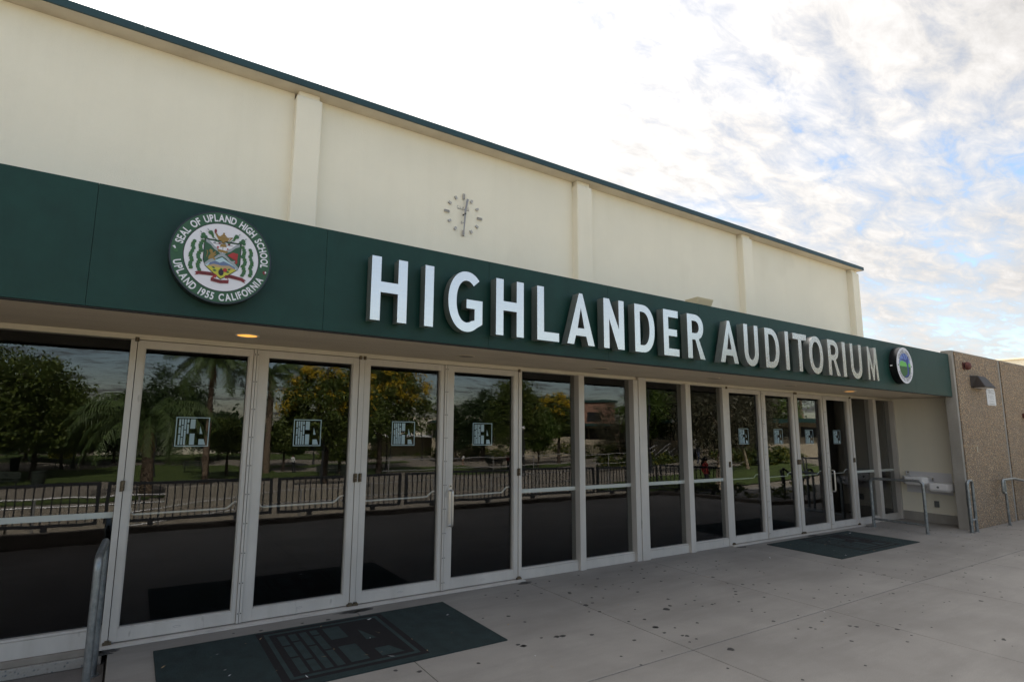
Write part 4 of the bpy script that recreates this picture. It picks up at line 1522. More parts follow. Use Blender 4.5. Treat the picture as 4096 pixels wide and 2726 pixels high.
RL = empty('handrail', (11.15, -.19, 0))
tag(RL, 'grey pipe guard rail standing between the rightmost door and the fountain', 'handrail', 'galvanised pipe rails by the doors')
rail_part(RL, 'hoop', [(0, 0, 0), (0, 0, .815), (0, -.75, .835), (0, -.75, 0)], .0225, rad=.085)
rail_part(RL, 'lower_bar', [(0, 0, .135), (0, -.75, .140)], .019)
flange(RL, 0, 0); flange(RL, 0, -.75)
RL2 = empty('handrail', (12.02, -1.24, 0))
tag(RL2, 'narrow grey pipe hoop rail against the end of the pebbled wall', 'handrail', 'galvanised pipe rails by the doors')
rail_part(RL2, 'hoop', [(0, 0, 0), (0, 0, .835), (.21, .0, .835), (.21, .0, 0)], .0225, rad=.075)
rail_part(RL2, 'lower_bar', [(0, 0, .20), (.21, 0, .20)], .017)
rail_part(RL2, 'second_post', [(.12, .05, 0), (.12, .05, .80)], .017)
flange(RL2, 0, 0); flange(RL2, .21, 0)
RL3 = empty('handrail', (13.60, -1.27, 0))
tag(RL3, 'grey stair handrail with a returned end at the right edge of the photo', 'handrail', 'galvanised pipe rails by the doors')
rail_part(RL3, 'top_rail', [(.06, 0, .57), (-.045, 0, .57), (-.045, 0, .80), (.60, 0, .805), (1.35, 0, .72), (2.6, 0, .50)], .0225, rad=.07)
rail_part(RL3, 'post', [(.085, 0, 0), (.06, 0, .795)], .020)
rail_part(RL3, 'post', [(1.25, 0, 0), (1.22, 0, .74)], .020)
flange(RL3, .085, 0)
RL4 = empty('handrail', (-.10, -.20, -.11))
tag(RL4, 'grey pipe rail seen end on beside the leftmost door', 'handrail', 'galvanised pipe rails by the doors')
rail_part(RL4, 'hoop', [(.018, 0, 0), (.018, 0, .885), (0, -.62, .895), (0, -.62, 0)], .0225, rad=.085)
flange(RL4, .018, 0); flange(RL4, 0, -.62)

# ================================================================== MATS


def door_mat(x0, x1, y0, y1, ix0, ix1, lab):
    E_ = empty('door_mat', ((x0 + x1) / 2, (y0 + y1) / 2, 0.0))
    tag(E_, lab, 'door mat', 'logo mats in front of the doors')
    cx, cy = (x0 + x1) / 2, (y0 + y1) / 2
    b = MB()
    b.slab([(x0 - cx, y0 - cy), (x1 - cx, y0 - cy), (x1 - cx, y1 - cy), (x0 - cx, y1 - cy)], .0005, .009, 'mat_green')
    b.build('mat_base', E_, .003)
    a0, a1, b0, b1 = ix0 - cx, ix1 - cx, y0 - cy + .07, y1 - cy - .035
    f = MB()
    f.slab([(a0, b0), (a1, b0), (a1, b1), (a0, b1)], .009, .0098, 'mat_black')
    f.build('black_field', E_)
    w, h = a1 - a0, b1 - b0
    lg = MB()

    def q(a, b_, c, d):
        lg.slab([(a0 + a * w, b1 - d * h), (a0 + b_ * w, b1 - d * h), (a0 + b_ * w, b1 - c * h), (a0 + a * w, b1 - c * h)], .0098, .0106, 'mat_logo')
    q(.05, .95, .04, .075); q(.05, .95, .925, .96); q(.05, .08, .075, .925); q(.92, .95, .075, .925)
    q(.13, .185, .13, .34); q(.13, .185, .37, .58); q(.13, .185, .61, .89)
    q(.21, .265, .13, .28); q(.21, .265, .31, .66); q(.21, .265, .69, .89)
    q(.29, .345, .13, .42); q(.29, .345, .45, .89)
    q(.37, .425, .13, .23); q(.37, .425, .26, .56); q(.37, .425, .59, .89)
    q(.47, .60, .13, .40); q(.47, .60, .56, .88)
    for pts in ([(.70, .52), (.78, .52), (.71, .28)], [(.69, .88), (.86, .88), (.80, .72), (.69, .72)]):
        lg.slab([(a0 + a * w, b1 - b_ * h) for a, b_ in pts], .0098, .0106, 'mat_logo')
    lg.build('mat_emblem', E_)
    return E_


door_mat(.265, 2.58, -1.30, -.275, .94, 1.95, 'dark green logo mat in front of the three leftmost doors')
door_mat(7.91, 10.22, -1.165, -.19, 8.70, 9.75, 'dark green logo mat in front of the rightmost doors')

# ================================================================== SMALL MARKS ON THE GROUND
gum = [(3.73, -.19), (3.92, -.18), (4.44, -.36), (4.35, -.16), (5.04, -.29), (4.91, -.58), (4.67, -.64), (4.42, -.6), (4.21, -.57), (4.23, -.68), (3.83, -.59), (3.81, -.62), (4.07, -.42), (4.0, -.88), (3.91, -.82), (3.7, -.96), (3.68, -1.15), (3.8, -.94), (2.9, -.86), (2.94, -1.04), (3.01, -1.43), (2.96, -1.42), (2.84, -1.38), (2.62, -1.44), (2.6, -1.4), (3.23, -1.52), (3.72, -1.45), (3.81, -1.65), (3.88, -1.48), (4.27, -1.39), (4.53, -1.2), (4.98, -.75), (5.44, -.31), (5.38, -.48), (5.72, -.39), (5.82, -.52), (5.7, -.65), (6.06, -.79), (6.34, -.85), (5.66, -1.24), (5.35, -1.36), (5.55, -1.14), (4.21, -1.75), (3.88, -1.9), (3.79, -1.99), (3.94, -2.23), (4.97, -1.76), (4.55, -1.38), (4.38, -1.34), (4.83, -2.04), (3.44, -1.76), (4.01, -1.26), (4.45, -.9), (4.72, -1.35), (3.33, -.37), (3.31, -.44), (3.42, -.3), (1.53, -.22), (2.63, -1.44), (2.68, -.8), (1.63, -1.36), (2.17, -1.53), (1.69, -.26), (1.0, -.21), (1.76, -1.45)]
big = {15: 1.5, 29: 2.3, 27: 1.6, 45: 1.6, 20: 1.4, 21: 1.3, 23: 1.3}
for i in range(330):
    gum.append((random.uniform(4.6, 16), random.uniform(-3.9, -.15) * random.uniform(.5, 1)))
for i in range(60):
    gum.append((random.uniform(.2, 6), random.uniform(-3.0, -.15)))
gm = MB()
for i, (x, y) in enumerate(gum):
    if 7.85 < x < 10.3 and -1.25 < y < -.1:
        continue
    if .2 < x < 2.62 and -1.34 < y < -.25:
        continue
    if x > 12.2 and y > -1.2:
        continue
    r = random.uniform(.008, .016) * big.get(i, 1.0)
    if i > 64:
        r *= random.choice((.5, .6, .8, 1))
    k = 9
    ph = random.random() * 6
    pts = [(x + r * (1 + .22 * math.sin(3 * a + ph) + .1 * math.sin(5 * a)) * math.cos(a) * 1.25, y + r * (1 + .2 * math.sin(2 * a + ph)) * math.sin(a)) for a in [2 * math.pi * j / k for j in range(k)]]
    gm.slab(pts, .0003, .0016, 'gum')
go = gm.build('gum_spots')
tag(go, 'flattened dark old gum spots scattered over the pavement', 'gum spots', kind='stuff')
gr = MB()
for x, w in ((.0, .07), (1.80, .20), (1.84, .16), (3.66, .09), (7.41, .10), (9.24, .13), (9.27, .10), (11.06, .08)):
    for q_ in range(4):
        cx_, cy_ = x + random.uniform(-w, w) * .6, -.095 - random.random() * .03 - q_ * .012
        k = 14
        ph = random.random() * 6
        ra, rb_ = w * random.uniform(.35, .8), random.uniform(.010, .026)
        gr.slab([(cx_ + ra * (1 + .25 * math.sin(3 * a + ph)) * math.cos(a), cy_ + rb_ * (1 + .3 * math.sin(4 * a + ph)) * math.sin(a)) for a in [2 * math.pi * j / k for j in range(k)]], .0002 + q_ * .0003, .0010 + q_ * .0003, 'gum')
tag(gr.build('grime_patches'), 'dark greasy grime around the feet of the door jambs', 'grime', kind='stuff')
lf = MB()
for i in range(75):
    if i < 30:
        x, y, zz = random.uniform(.3, 2.5), random.uniform(-1.28, -.3), .0112
    elif i < 50:
        x, y, zz = random.uniform(8, 10.2), random.uniform(-1.15, -.2), .0112
    else:
        x, y, zz = random.uniform(2.5, 9), random.uniform(-2.4, -.12), .0006
        if 7.85 < x < 10.3 and y > -1.25:
            continue
    a = random.random() * 6.28
    l = random.uniform(.008, .03) * random.choice((.6, 1, 1))
    ca, sa = math.cos(a), math.sin(a)
    pts = [(x + u * l * ca - v * l * sa, y + u * l * sa + v * l * ca, zz + w * l) for u, v, w in ((-1, 0, .02), (-.2, -.22, 0), (1, 0, .15), (-.1, .22, .1))]
    lf.add(pts, [(0, 1, 2, 3)], 'dead_leaf' if i % 4 else 'sign_white')
lo = lf.build('leaf_litter')
tag(lo, 'tiny dry leaves and scraps lying on the mats and pavement', 'leaf litter', kind='stuff')

# ================================================================== THE PARK ACROSS THE WALK (behind the camera, seen mirrored in the glass)


def ground_z(x, y):
    return min(max(-1.5 + .0463 * x + .0667 * y, -3.0), -0.35)


LAWN_ELL = [(-26, -52, 36, 7.6), (4.5, -54, 8, 8.5), (-28, -35.2, 31.5, 1.7), (21, -48.8, 12.5, 3.0), (-6, -78, 52, 8), (20, -58.6, 11, 1.5), (34.5, -42.2, 8.5, 4.0), (31.0, -15.6, 9.0, 4.3), (37.5, -18.2, 5.0, 2.6)]


def is_lawn(x, y):
    w = .35 * math.sin(x * .7) + .3 * math.sin(y * .9 + x * .3)
    for cx, cy, rx, ry in LAWN_ELL:
        if ((x - cx) / rx) ** 2 + ((y - cy) / (ry + w * .4)) ** 4 < 1:
            return True
    return False


def ground_sheets():
    xs_ = list(np.arange(-70, 90, .9)) + list(np.arange(90, 150, 6))
    ys_ = list(np.arange(-4.66, -30, -.75)) + list(np.arange(-30, -90, -.9)) + list(np.arange(-90, -200, -8))
    nx, ny = len(xs_), len(ys_)
    V = [(x, y, ground_z(x, y)) for y in ys_ for x in xs_]
    fa, fb = [], []
    for j in range(ny - 1):
        for i in range(nx - 1):
            q = (j * nx + i, (j + 1) * nx + i, (j + 1) * nx + i + 1, j * nx + i + 1)
            fa.append(q)
            if is_lawn((xs_[i] + xs_[i + 1]) / 2, (ys_[j] + ys_[j + 1]) / 2):
                fb.append(q)
    a = MB().add(V, fa, 'plaza').build('plaza_ground')
    tag(a, kind='structure')
    used_ = sorted({i for q in fb for i in q})
    mp_ = {v: k for k, v in enumerate(used_)}
    b = MB().add([(V[i][0], V[i][1], V[i][2] + .05) for i in used_], [tuple(mp_[i] for i in q) for q in fb], 'lawn').build('lawn')
    tag(b, 'short green lawn of the park mirrored in the glass', 'grass', kind='stuff')


ground_sheets()
# ground far away and behind the building, out to the horizon
far = MB()
far.slab([(-700, -900), (900, -900), (900, -120), (-700, -120)], -3.3, -3.06, 'plaza')
far.slab([(30, -4.66), (900, -4.66), (900, 700), (30, 700)], -.6, -.36, 'plaza')
far.slab([(-700, .2), (30, .2), (30, 700), (-700, 700)], -.6, -.36, 'plaza')
far.slab([(-700, -120), (-70, -120), (-70, .2), (-700, .2)], -3.4, -3.02, 'plaza')
tag(far.build('far_ground'), kind='structure')
# ramp floor just below the curb
rp = box('ramp_floor', -15, 11.4, -7.0, -4.668, -1.2, -.42, 'plaza')
tag(rp, kind='structure')


# ---------------- guard rail panels on the curb
def guard_panel(p0, p1, lab, posts=(.24, .76)):
    p0, p1 = Vector(p0), Vector(p1)
    L_ = (p1 - p0).length
    e = empty('guard_rail', (p0.x, p0.y, 0), math.atan2(p1.y - p0.y, p1.x - p0.x))
    tag(e, lab, 'railing', 'dark picket railing along the curb')
    f = MB()
    f.box(0, L_, -.025, .025, .665, .705, 'dark_rail')
    f.box(.045, L_ - .045, -.022, .022, .115, .155, 'dark_rail')
    f.box(0, .045, -.025, .025, .115, .664, 'dark_rail')
    f.box(L_ - .045, L_, -.025, .025, .115, .664, 'dark_rail')
    f.build('rail_frame', e)
    n_ = max(2, int(round((L_ - .09) / .102)))
    b0 = None
    for k in range(1, n_):
        x = .045 + (L_ - .09) * k / n_
        if b0 is None:
            b0 = MB().box(-.0085, .0085, -.0085, .0085, .155, .665, 'dark_rail').build('picket', e)
            b0.location = (x, 0, 0)
        else:
            share(b0, 'picket', e, (x, 0, 0))
    for t in posts:
        MB().box(L_ * t - .035, L_ * t + .035, -.035, .035, -.45, .114, 'dark_rail').build('post', e)


GY_ = -4.78
for k, (a, b) in enumerate([(-7.6, -5.3), (-5.22, -2.95), (-2.85, -.30), (-.22, 2.13), (2.22, 4.52), (4.61, 7.02), (7.10, 9.50), (9.59, 11.72)]):
    guard_panel((a, GY_), (b, GY_), 'dark picket railing panel at the curb, number %s from its left end' % ['one', 'two', 'three', 'four', 'five', 'six', 'seven', 'eight'][k])
guard_panel((11.82, GY_ + .02), (12.42, -3.25), 'dark picket railing panel where the railing turns the corner')


def simple_rail(name, lab, paths, r=.02, m='silver_rail', posts=(), pr=.018):
    e = empty(name, tuple(paths[0][0]))
    o = Vector(paths[0][0])
    tag(e, lab, 'handrail')
    for p in paths:
        MB().tube([Vector(q) - o for q in p], r, m, 8).build('rail_tube', e)
    for x, y, z0, z1 in posts:
        MB().tube([Vector((x, y, z0)) - o, Vector((x, y, z1)) - o], pr, m, 8).build('post', e)
    return e


simple_rail('ramp_handrail', 'silver double handrail on the ramp wall at the left', [[(-5, -6.3, .33), (.6, -6.3, .34)], [(-5, -6.3, .20), (.6, -6.3, .21)]], .016, posts=[(x, -6.3, -.42, .33) for x in (-4, -2.6, -1.2, .2)])
simple_rail('ramp_handrail', 'silver handrail sloping up the ramp behind the second door', [[(.0, -5.9, .10), (2.6, -5.9, .36), (4.2, -5.9, .36)], [(.0, -5.9, -.12), (2.6, -5.9, .12), (4.2, -5.9, .12)]], .014, posts=[(x, -5.9, -.42, .2 + .08 * i) for i, x in enumerate((.5, 1.7, 2.9, 4.1))])
simple_rail('ramp_handrail', 'silver handrail along the middle of the ramp', [[(4.4, -6.4, .36), (8.6, -6.4, .40), (12.0, -6.6, .50)], [(4.4, -6.4, .10), (8.6, -6.4, .18), (12.0, -6.6, .15)]], .014, posts=[(x, -6.4, -.42, .38) for x in (4.6, 6.1, 7.6, 9.1, 10.6)])
simple_rail('plaza_handrail', 'thin silver handrail at the top of the lawn steps', [[(7.2, -12, .46), (12.0, -12, .50), (19.5, -12, .60)], [(7.2, -12, .12), (12, -12, .16), (19.5, -12, .25)]], .014, posts=[(x, -12, -2.4, .55) for x in (7.4, 9.4, 11.4, 13.4, 15.4, 17.4, 19.4)])
simple_rail('step_handrail', 'dark looped handrail beside the planting at the corner', [[(13.0, -2.3, .42), (12.95, -2.3, .72), (13.15, -2.35, .76), (14.2, -2.6, .45), (14.9, -2.7, .45)]], .022, 'dark_rail', posts=[(13.1, -2.33, -.3, .74), (14.6, -2.7, -.3, .45)])
simple_rail('step_handrail', 'dark handrail going down the steps in front of the plaza', [[(17.6, -4.2, .30), (17.5, -4.2, .82), (18.4, -4.1, .82), (21.5, -5.2, .10), (23, -5.3, .10)]], .03, 'dark_rail', posts=[(17.7, -4.2, -.9, .8), (21.3, -5.2, -.9, .15)])
for k, (x, y) in enumerate(((42, -30.5), (44.8, -31.2), (47.5, -31.8))):
    z = ground_z(x, y)
    simple_rail('step_handrail', ['silver step rail left of the other two by the far steps', 'silver step rail between the other two by the far steps', 'silver step rail right of the other two by the far steps'][k], [[(x - 1.6, y, z + .75), (x + .9, y - .4, z + 1.75), (x + 1.2, y - .4, z + 1.75)], [(x - 1.6, y, z + .35), (x + .9, y - .4, z + 1.35)]], .04, posts=[(x - 1.5, y, z, z + .8), (x + .9, y - .4, z, z + 1.75)])

# retaining walls
for nm, x0, x1, y0, y1, z1, lab in [('retaining_wall', -1.62, 2.3, -7.25, -7.02, .13, 'low board marked concrete wall beside the ramp'),
                                    ('retaining_wall', -9.0, -1.66, -7.25, -7.02, -.05, 'lower stretch of concrete wall at the left end'),
                                    ('retaining_wall', .75, 3.6, -9.6, -9.3, .17, 'upper concrete wall behind the low wall'),
                                    ('retaining_wall', 2.9, 7.6, -16.4, -16.0, -.62, 'long concrete planter wall under the yellow flowering tree'),
                                    ('retaining_wall', 4.4, 9.0, -7.25, -7.02, -.33, 'kerb high concrete wall along the ramp')]:
    w_ = box(nm, x0, x1, y0, y1, -3.2, z1, 'cast_wall', None, .01)
    tag(w_, lab, 'wall', 'concrete retaining walls')


# ---------------- trees
def leaf_cloud(center, rad, n_clump, n_leaf, size, seed, shape=1.0, spread=.30, low=-.75, droop=0.0):
    r = np.random.default_rng(seed)
    d = r.normal(size=(n_clump, 3))
    d /= np.linalg.norm(d, axis=1)[:, None]
    rr = r.uniform(.30, 1.12, n_clump) ** .5
    rr *= 1 + .16 * np.sin(d[:, 0] * 5 + seed) * np.cos(d[:, 2] * 4 + seed * 2)
    c = d * rr[:, None]
    c = c[c[:, 2] > low]
    c = c * np.array(rad) + np.array(center)
    cl = np.repeat(c, n_leaf, axis=0)
    k = len(cl)
    off = r.normal(size=(k, 3)) * (np.mean(rad) * spread)
    off[:, 2] *= .75
    p = cl + off * r.uniform(.3, 1, (k, 1))
    a = r.normal(size=(k, 3))
    a[:, 2] -= droop
    a /= np.linalg.norm(a, axis=1)[:, None]
    b = np.cross(a, r.normal(size=(k, 3)))
    b /= np.linalg.norm(b, axis=1)[:, None] + 1e-9
    s = size * r.uniform(.6, 1.4, (k, 1))
    v = np.stack([p - a * s, p + b * s * shape * .5, p + a * s, p - b * s * shape * .5], 1).reshape(-1, 3)
    return v


def leaf_object(name, v, m, parent, mat2=None):
    n_ = len(v) // 4
    me = bpy.data.meshes.new(name)
    me.vertices.add(len(v))
    me.vertices.foreach_set('co', v.astype(np.float32).ravel())
    me.loops.add(4 * n_)
    me.loops.foreach_set('vertex_index', np.arange(4 * n_, dtype=np.int32))
    me.polygons.add(n_)
    me.polygons.foreach_set('loop_start', np.arange(0, 4 * n_, 4, dtype=np.int32))
    me.polygons.foreach_set('loop_total', np.full(n_, 4, dtype=np.int32))
    me.materials.append(MT[m])
    me.update(calc_edges=True)
    o = bpy.data.objects.new(name, me)
    o.parent = parent
    col.objects.link(o)
    return o


_seed = [100]


def tree(x, y, top, rad, kind, lab, trunk_h=None, lean=(0, 0), cats='tree', rz=None, cx=0, cy=0, dens=1.0, name=None):
    """top: absolute height of the crown top; rad: crown radius"""
    _seed[0] += 7
    sd = _seed[0]
    r = random.Random(sd)
    z0 = ground_z(x, y) - .05
    H_ = top - z0
    ch_ = rz if rz else min(rad * 1.05, H_ * .42)
    czn = H_ - ch_
    e = empty(name or {'yellow': 'golden_rain_tree', 'olive': 'eucalyptus_tree'}.get(kind, 'shade_tree'), (x, y, z0))
    tag(e, lab, 'tree', 'trees in the park')
    bark = 'pale_bark' if kind == 'olive' or kind == 'palebright' else 'bark'
    tr_ = MB()
    base_r = max(.09, H_ * .022)
    cxy = Vector((cx + lean[0], cy + lean[1]))
    fork = max(.8, (czn - ch_ * .75) if trunk_h is None else trunk_h)
    P = [Vector((0, 0, -.1)), Vector((cxy.x * .15, cxy.y * .15, fork * .35)), Vector((cxy.x * .45, cxy.y * .45, fork)), Vector((cxy.x * .9, cxy.y * .9, czn)), Vector((cxy.x, cxy.y, czn + ch_ * .6))]
    tr_.tube(P, [base_r * 1.25, base_r, base_r * .8, base_r * .45, base_r * .15], bark, 9)
    for k in range(7):
        a = k * 2.4 + r.random()
        s = P[2].lerp(P[3], r.uniform(0, .6))
        tip = Vector((cxy.x + math.cos(a) * rad * .7, cxy.y + math.sin(a) * rad * .7, czn + r.uniform(-.2, .6) * ch_))
        tr_.tube([s, s.lerp(tip, .5) + Vector((0, 0, .15 * rad)), tip], [base_r * .42, base_r * .25, base_r * .08], bark, 6)
    tr_.build('trunk', e)
    lm_ = {'dark': 'leaf_dark', 'mid': 'leaf_mid', 'bright': 'leaf_bright', 'yellow': 'leaf_mid', 'olive': 'leaf_olive', 'palebright': 'leaf_bright'}[kind]
    size = .075 + rad * .016
    nc = int((95 + rad * 40) * dens)
    v = leaf_cloud((cxy.x, cxy.y, czn), (rad, rad, ch_), nc, int(64 * (1 if kind != 'olive' else .9)), size, sd, 1.0 if kind != 'olive' else .42, .17, droop=.8 if kind == 'olive' else 0)
    leaf_object('crown', v, lm_, e)
    if kind == 'yellow':
        v = leaf_cloud((cxy.x, cxy.y, czn + ch_ * .10), (rad * 1.04, rad * 1.04, ch_ * 1.05), int(nc * .95), 34, size * 1.15, sd + 3, .5, .085, low=-.15, droop=-.4)
        fo_ = leaf_object('blossom', v, 'leaf_yellow', e)
        fo_['label'] = 'yellow flower sprays on the upper crown'
    return e


tree(-9.6, -47.5, 7.6, 4.6, 'mid', 'tallest dark green tree at the left end of the reflection', cx=0)
tree(-6.2, -49.5, 5.6, 3.4, 'mid', 'green tree with a pale trunk right of the tallest left tree')
tree(-5.2, -58.9, 4.2, 3.3, 'mid', 'middle tree of the leafy row left of the palms')
tree(-4.0, -67.5, 3.6, 3.2, 'mid', 'third tree of the leafy row, behind the picnic lawn')
tree(-1.4, -66.8, 2.7, 2.8, 'dark', 'dark low tree closing the leafy row beside the first palm')
tree(-14, -56, 8.4, 5.0, 'dark', 'large dark tree behind the tallest left tree')
tree(-9.5, -72, 5.0, 4.5, 'dark', 'broad dark tree deep behind the lawn')
tree(-.5, -80, 3.8, 4.2, 'bright', 'yellowish green tree crown far behind the first palm')
tree(3.6, -64, 7.2, 4.0, 'dark', 'tall dark tree standing behind the two palms', rz=4.8)
tree(7.4, -48.5, 1.9, 1.55, 'mid', 'small round tree on the lawn right of the second palm')
tree(9.6, -72, 2.6, 3.6, 'dark', 'dark tree row piece behind the small round tree')
tree(13.6, -53.1, 2.4, 1.9, 'mid', 'rounded mid green tree behind the seated man')
tree(16.4, -60.0, .7, 1.3, 'bright', 'little bright green tree right of the seated man')
tree(11.3, -31.6, 5.6, 3.1, 'yellow', 'nearer golden rain tree with yellow sprays over the lamp post', cx=.1, rz=2.9, trunk_h=2.2)
tree(21.2, -45.7, 8.2, 4.4, 'yellow', 'larger golden rain tree behind the third door', rz=4.3, trunk_h=2.6)
tree(17.5, -47.5, 1.9, 1.9, 'mid', 'small tree under the larger golden rain tree')
tree(39.8, -57, 5.6, 3.6, 'dark', 'dark tree with spiky top behind the fourth door', rz=3.6)
tree(36.2, -58, 3.2, 1.8, 'dark', 'slimmer dark tree left of the spiky one', rz=2.6)
tree(42.2, -60, 6.6, 1.3, 'dark', 'narrow upright tree behind the spiky one', rz=4.2)
tree(44.5, -54, 5.8, 2.6, 'yellow', 'yellow tipped tree behind the fourth door edge', rz=3.5)
tree(31.6, -38.0, 6.6, 2.7, 'mid', 'tall leafy tree just left of the fixed windows', rz=3.9)
tree(35.3, -38.9, 2.6, 1.75, 'bright', 'low bright green tree in the first fixed window')
tree(43.2, -45.0, 5.2, 2.5, 'yellow', 'yellowish tree with a thin trunk in the first fixed window', rz=2.7)
tree(74, -73.8, 7.0, 4.4, 'olive', 'grey green eucalyptus in front of the brick storey', rz=4.6)
tree(59.9, -50.5, 5.4, 2.6, 'olive', 'eucalyptus with a leaning white trunk in the second fixed window', cx=-2.2, rz=3.4)
tree(66, -51, 8.6, 3.0, 'mid', 'green tree left of the centre post', rz=4.2)
tree(49.4, -36.9, 6.6, 3.0, 'bright', 'green tree with forked pale trunk right of the centre post', rz=3.2)
tree(60, -38.5, 12.5, 5.5, 'dark', 'big dark tree behind the forked one')  # crown raised so the right-hand letters mirror something dark
tree(78, -22, 15.0, 7.0, 'dark', 'tallest dark tree far right beyond the domed roof, added to darken the sign letters', rz=7)  # added tree, darkens what the right-hand sign letters reflect
tree(70, -44, 14.0, 6.5, 'dark', 'second tall dark tree behind the school wing, added for the sign letters to mirror', rz=7)  # also added, a dark mass for the metal letters to mirror
tree(21.9, -10.1, 4.6, 2.0, 'olive', 'nearest eucalyptus hanging over the walking girl', cx=.5, rz=2.1, dens=1.5)
tree(47, -27.5, 7.4, 3.6, 'olive', 'drooping eucalyptus over the hedge with a white trunk', cx=1.5, rz=4.0, dens=1.3)
tree(36.6, -17.7, 5.4, 2.7, 'olive', 'drooping eucalyptus with a leaning bare trunk on the near lawn', cx=-1.5, cy=0, rz=2.5, dens=1.4)
tree(52.7, -24.8, 5.4, 2.2, 'bright', 'bright green tree with a leaning white trunk near the domed roof', cx=.0, rz=2.9)
tree(61, -27, 13.5, 5.0, 'olive', 'tall hazy tree above the domed roof', rz=5)  # height raised to dim the reflection in the right-hand letters
tree(27, -66, 5.0, 3.0, 'dark', 'dark tree in front of the lit cream hall', rz=3.2)
tree(-24, -60, 8, 5.5, 'dark', 'outermost dark tree beyond the left edge')

# far line of trees as one mass
v = np.concatenate([leaf_cloud((x_, -96 - 6 * math.sin(x_), -1.2 + 1.2 * math.sin(x_ * .7)), (7, 4, 3.6 + math.sin(x_ * 1.3)), 90, 30, .42, 900 + i, 1, .2, low=-1) for i, x_ in enumerate(np.arange(-70, 40, 8.0))])
ft = leaf_object('distant_trees', v, 'leaf_dark', None)
tag(ft, 'far dark line of trees closing the park', 'trees', kind='stuff')


# ---------------- palms
def palm(x, y, crown_z, trunk_r, lab, lean=0.0, nf=22, fl=3.6, skirt=True):
    _seed[0] += 5
    r = random.Random(_seed[0])
    z0 = ground_z(x, y) - .1
    H_ = crown_z - z0
    e = empty('palm_tree', (x, y, z0))
    tag(e, lab, 'palm tree', 'palms in the park')
    t_ = MB()
    K = 14
    t_.tube([(lean * (k / K) ** 2, 0, H_ * k / K) for k in range(K + 1)], [trunk_r * (1.15 - .3 * k / K + .05 * (k % 2)) for k in range(K + 1)], 'palm_bark', 10)
    t_.build('trunk', e)
    top = Vector((lean, 0, H_))
    for k in range(nf):
        az = k * 2.39996 + r.random() * .3
        el0 = R(r.uniform(8, 72))
        f = MB()
        pts = []
        p = top.copy()
        el_ = el0
        S_ = 11
        for i in range(S_ + 1):
            pts.append(p.copy())
            d = Vector((math.cos(az) * math.cos(el_), math.sin(az) * math.cos(el_), math.sin(el_)))
            p = p + d * fl / S_
            el_ -= R(11.5)
        f.tube(pts, [.045 - .0035 * i for i in range(S_ + 1)], 'frond', 5)
        side_ = Vector((-math.sin(az), math.cos(az), 0))
        for i in range(1, S_):
            for sgn in (-1, 1):
                for q_ in range(3):
                    a0 = pts[i].lerp(pts[i + 1], q_ / 3)
                    L_ = .95 * math.sin(math.pi * (i + q_ / 3) / (S_ + .8)) ** .6 * r.uniform(.7, 1)
                    d = (pts[i + 1] - pts[i]).normalized()
                    tip = a0 + side_ * sgn * L_ * .62 + d * L_ * .25 + Vector((0, 0, -L_ * r.uniform(.4, .9)))
                    mid = a0.lerp(tip, .5) + Vector((0, 0, .08))
                    w_ = d * .045
                    f.add([a0 - w_, a0 + w_, mid + w_ * .8, mid - w_ * .8, tip], [(0, 1, 2, 3), (3, 2, 4)], 'frond')
        f.build('frond', e)
    if skirt:
        s_ = MB()
        for k in range(40):
            a = r.random() * 6.28
            rr = r.uniform(.15, .6)
            b0 = top + Vector((0, 0, -.1))
            t1 = top + Vector((math.cos(a) * rr, math.sin(a) * rr, -r.uniform(.6, 1.7)))
            w_ = Vector((-math.sin(a), math.cos(a), 0)) * .04
            s_.add([b0 - w_, b0 + w_, t1 + w_, t1 - w_], [(0, 1, 2, 3)], 'dead_frond')
        s_.build('dead_fronds', e)
    return e


palm(1.0, -35.2, 1.5, .34, 'short stout palm behind the first door', lean=-.15, nf=34, fl=5.2)
palm(4.9, -40.8, 6.0, .21, 'tall palm with ringed trunk behind the first door', nf=28, fl=4.3)
palm(11.6, -51.6, 6.4, .30, 'tall palm between the first and second doors', nf=28, fl=4.6)


# ---------------- lamp posts, benches, bins
def lamp_post(x, y, top, lab):
    z0 = ground_z(x, y)
    e = empty('lamp_post', (x, y, z0))
    tag(e, lab, 'lamp post', 'dark lamp posts in the park')
    h = top - z0
    m_ = MB().tube([(0, 0, 0), (0, 0, .12), (0, 0, .5), (0, 0, .9), (0, 0, h)], [.26, .20, .13, .08, .05], 'dark_rail', 10)
    m_.build('post', e)
    a = MB().tube([(-.5, 0, h - .55), (0, 0, h - .1), (.5, 0, h - .55)], .025, 'dark_rail', 6)
    a.build('cross_arm', e)
    MB().sphere((0, 0, h + .08), .13, 'sign_white', 10, 6).build('lamp_cap', e)


for x, y, t_, lab in [(1.8, -49.4, 1.6, 'dark lamp post beside the stout palm'), (6.0, -49.0, 1.9, 'dark lamp post right of the tall palm'), (10.6, -29.9, 5.3, 'nearest tall dark lamp post in front of the golden tree'),
                      (18.9, -61.2, 1.6, 'far thin lamp post behind the seated man'), (22.6, -47.4, 1.2, 'lamp post behind the third door'), (31.9, -67.7, 1.8, 'far lamp post at the end of the middle path'), (33.6, -61.1, 1.3, 'lamp post at the corner of the sloping bank'),
                      (26.6, -30.0, 1.4, 'lamp post at the left of the first fixed window'), (45.6, -45.3, 1.8, 'lamp post at the right of the first fixed window'), (31.9, -22.2, 4.6, 'tall lamp post just right of the centre post'), (-4.5, -62.3, -.2, 'low lamp post among the left trees')]:
    lamp_post(x, y, t_, lab)


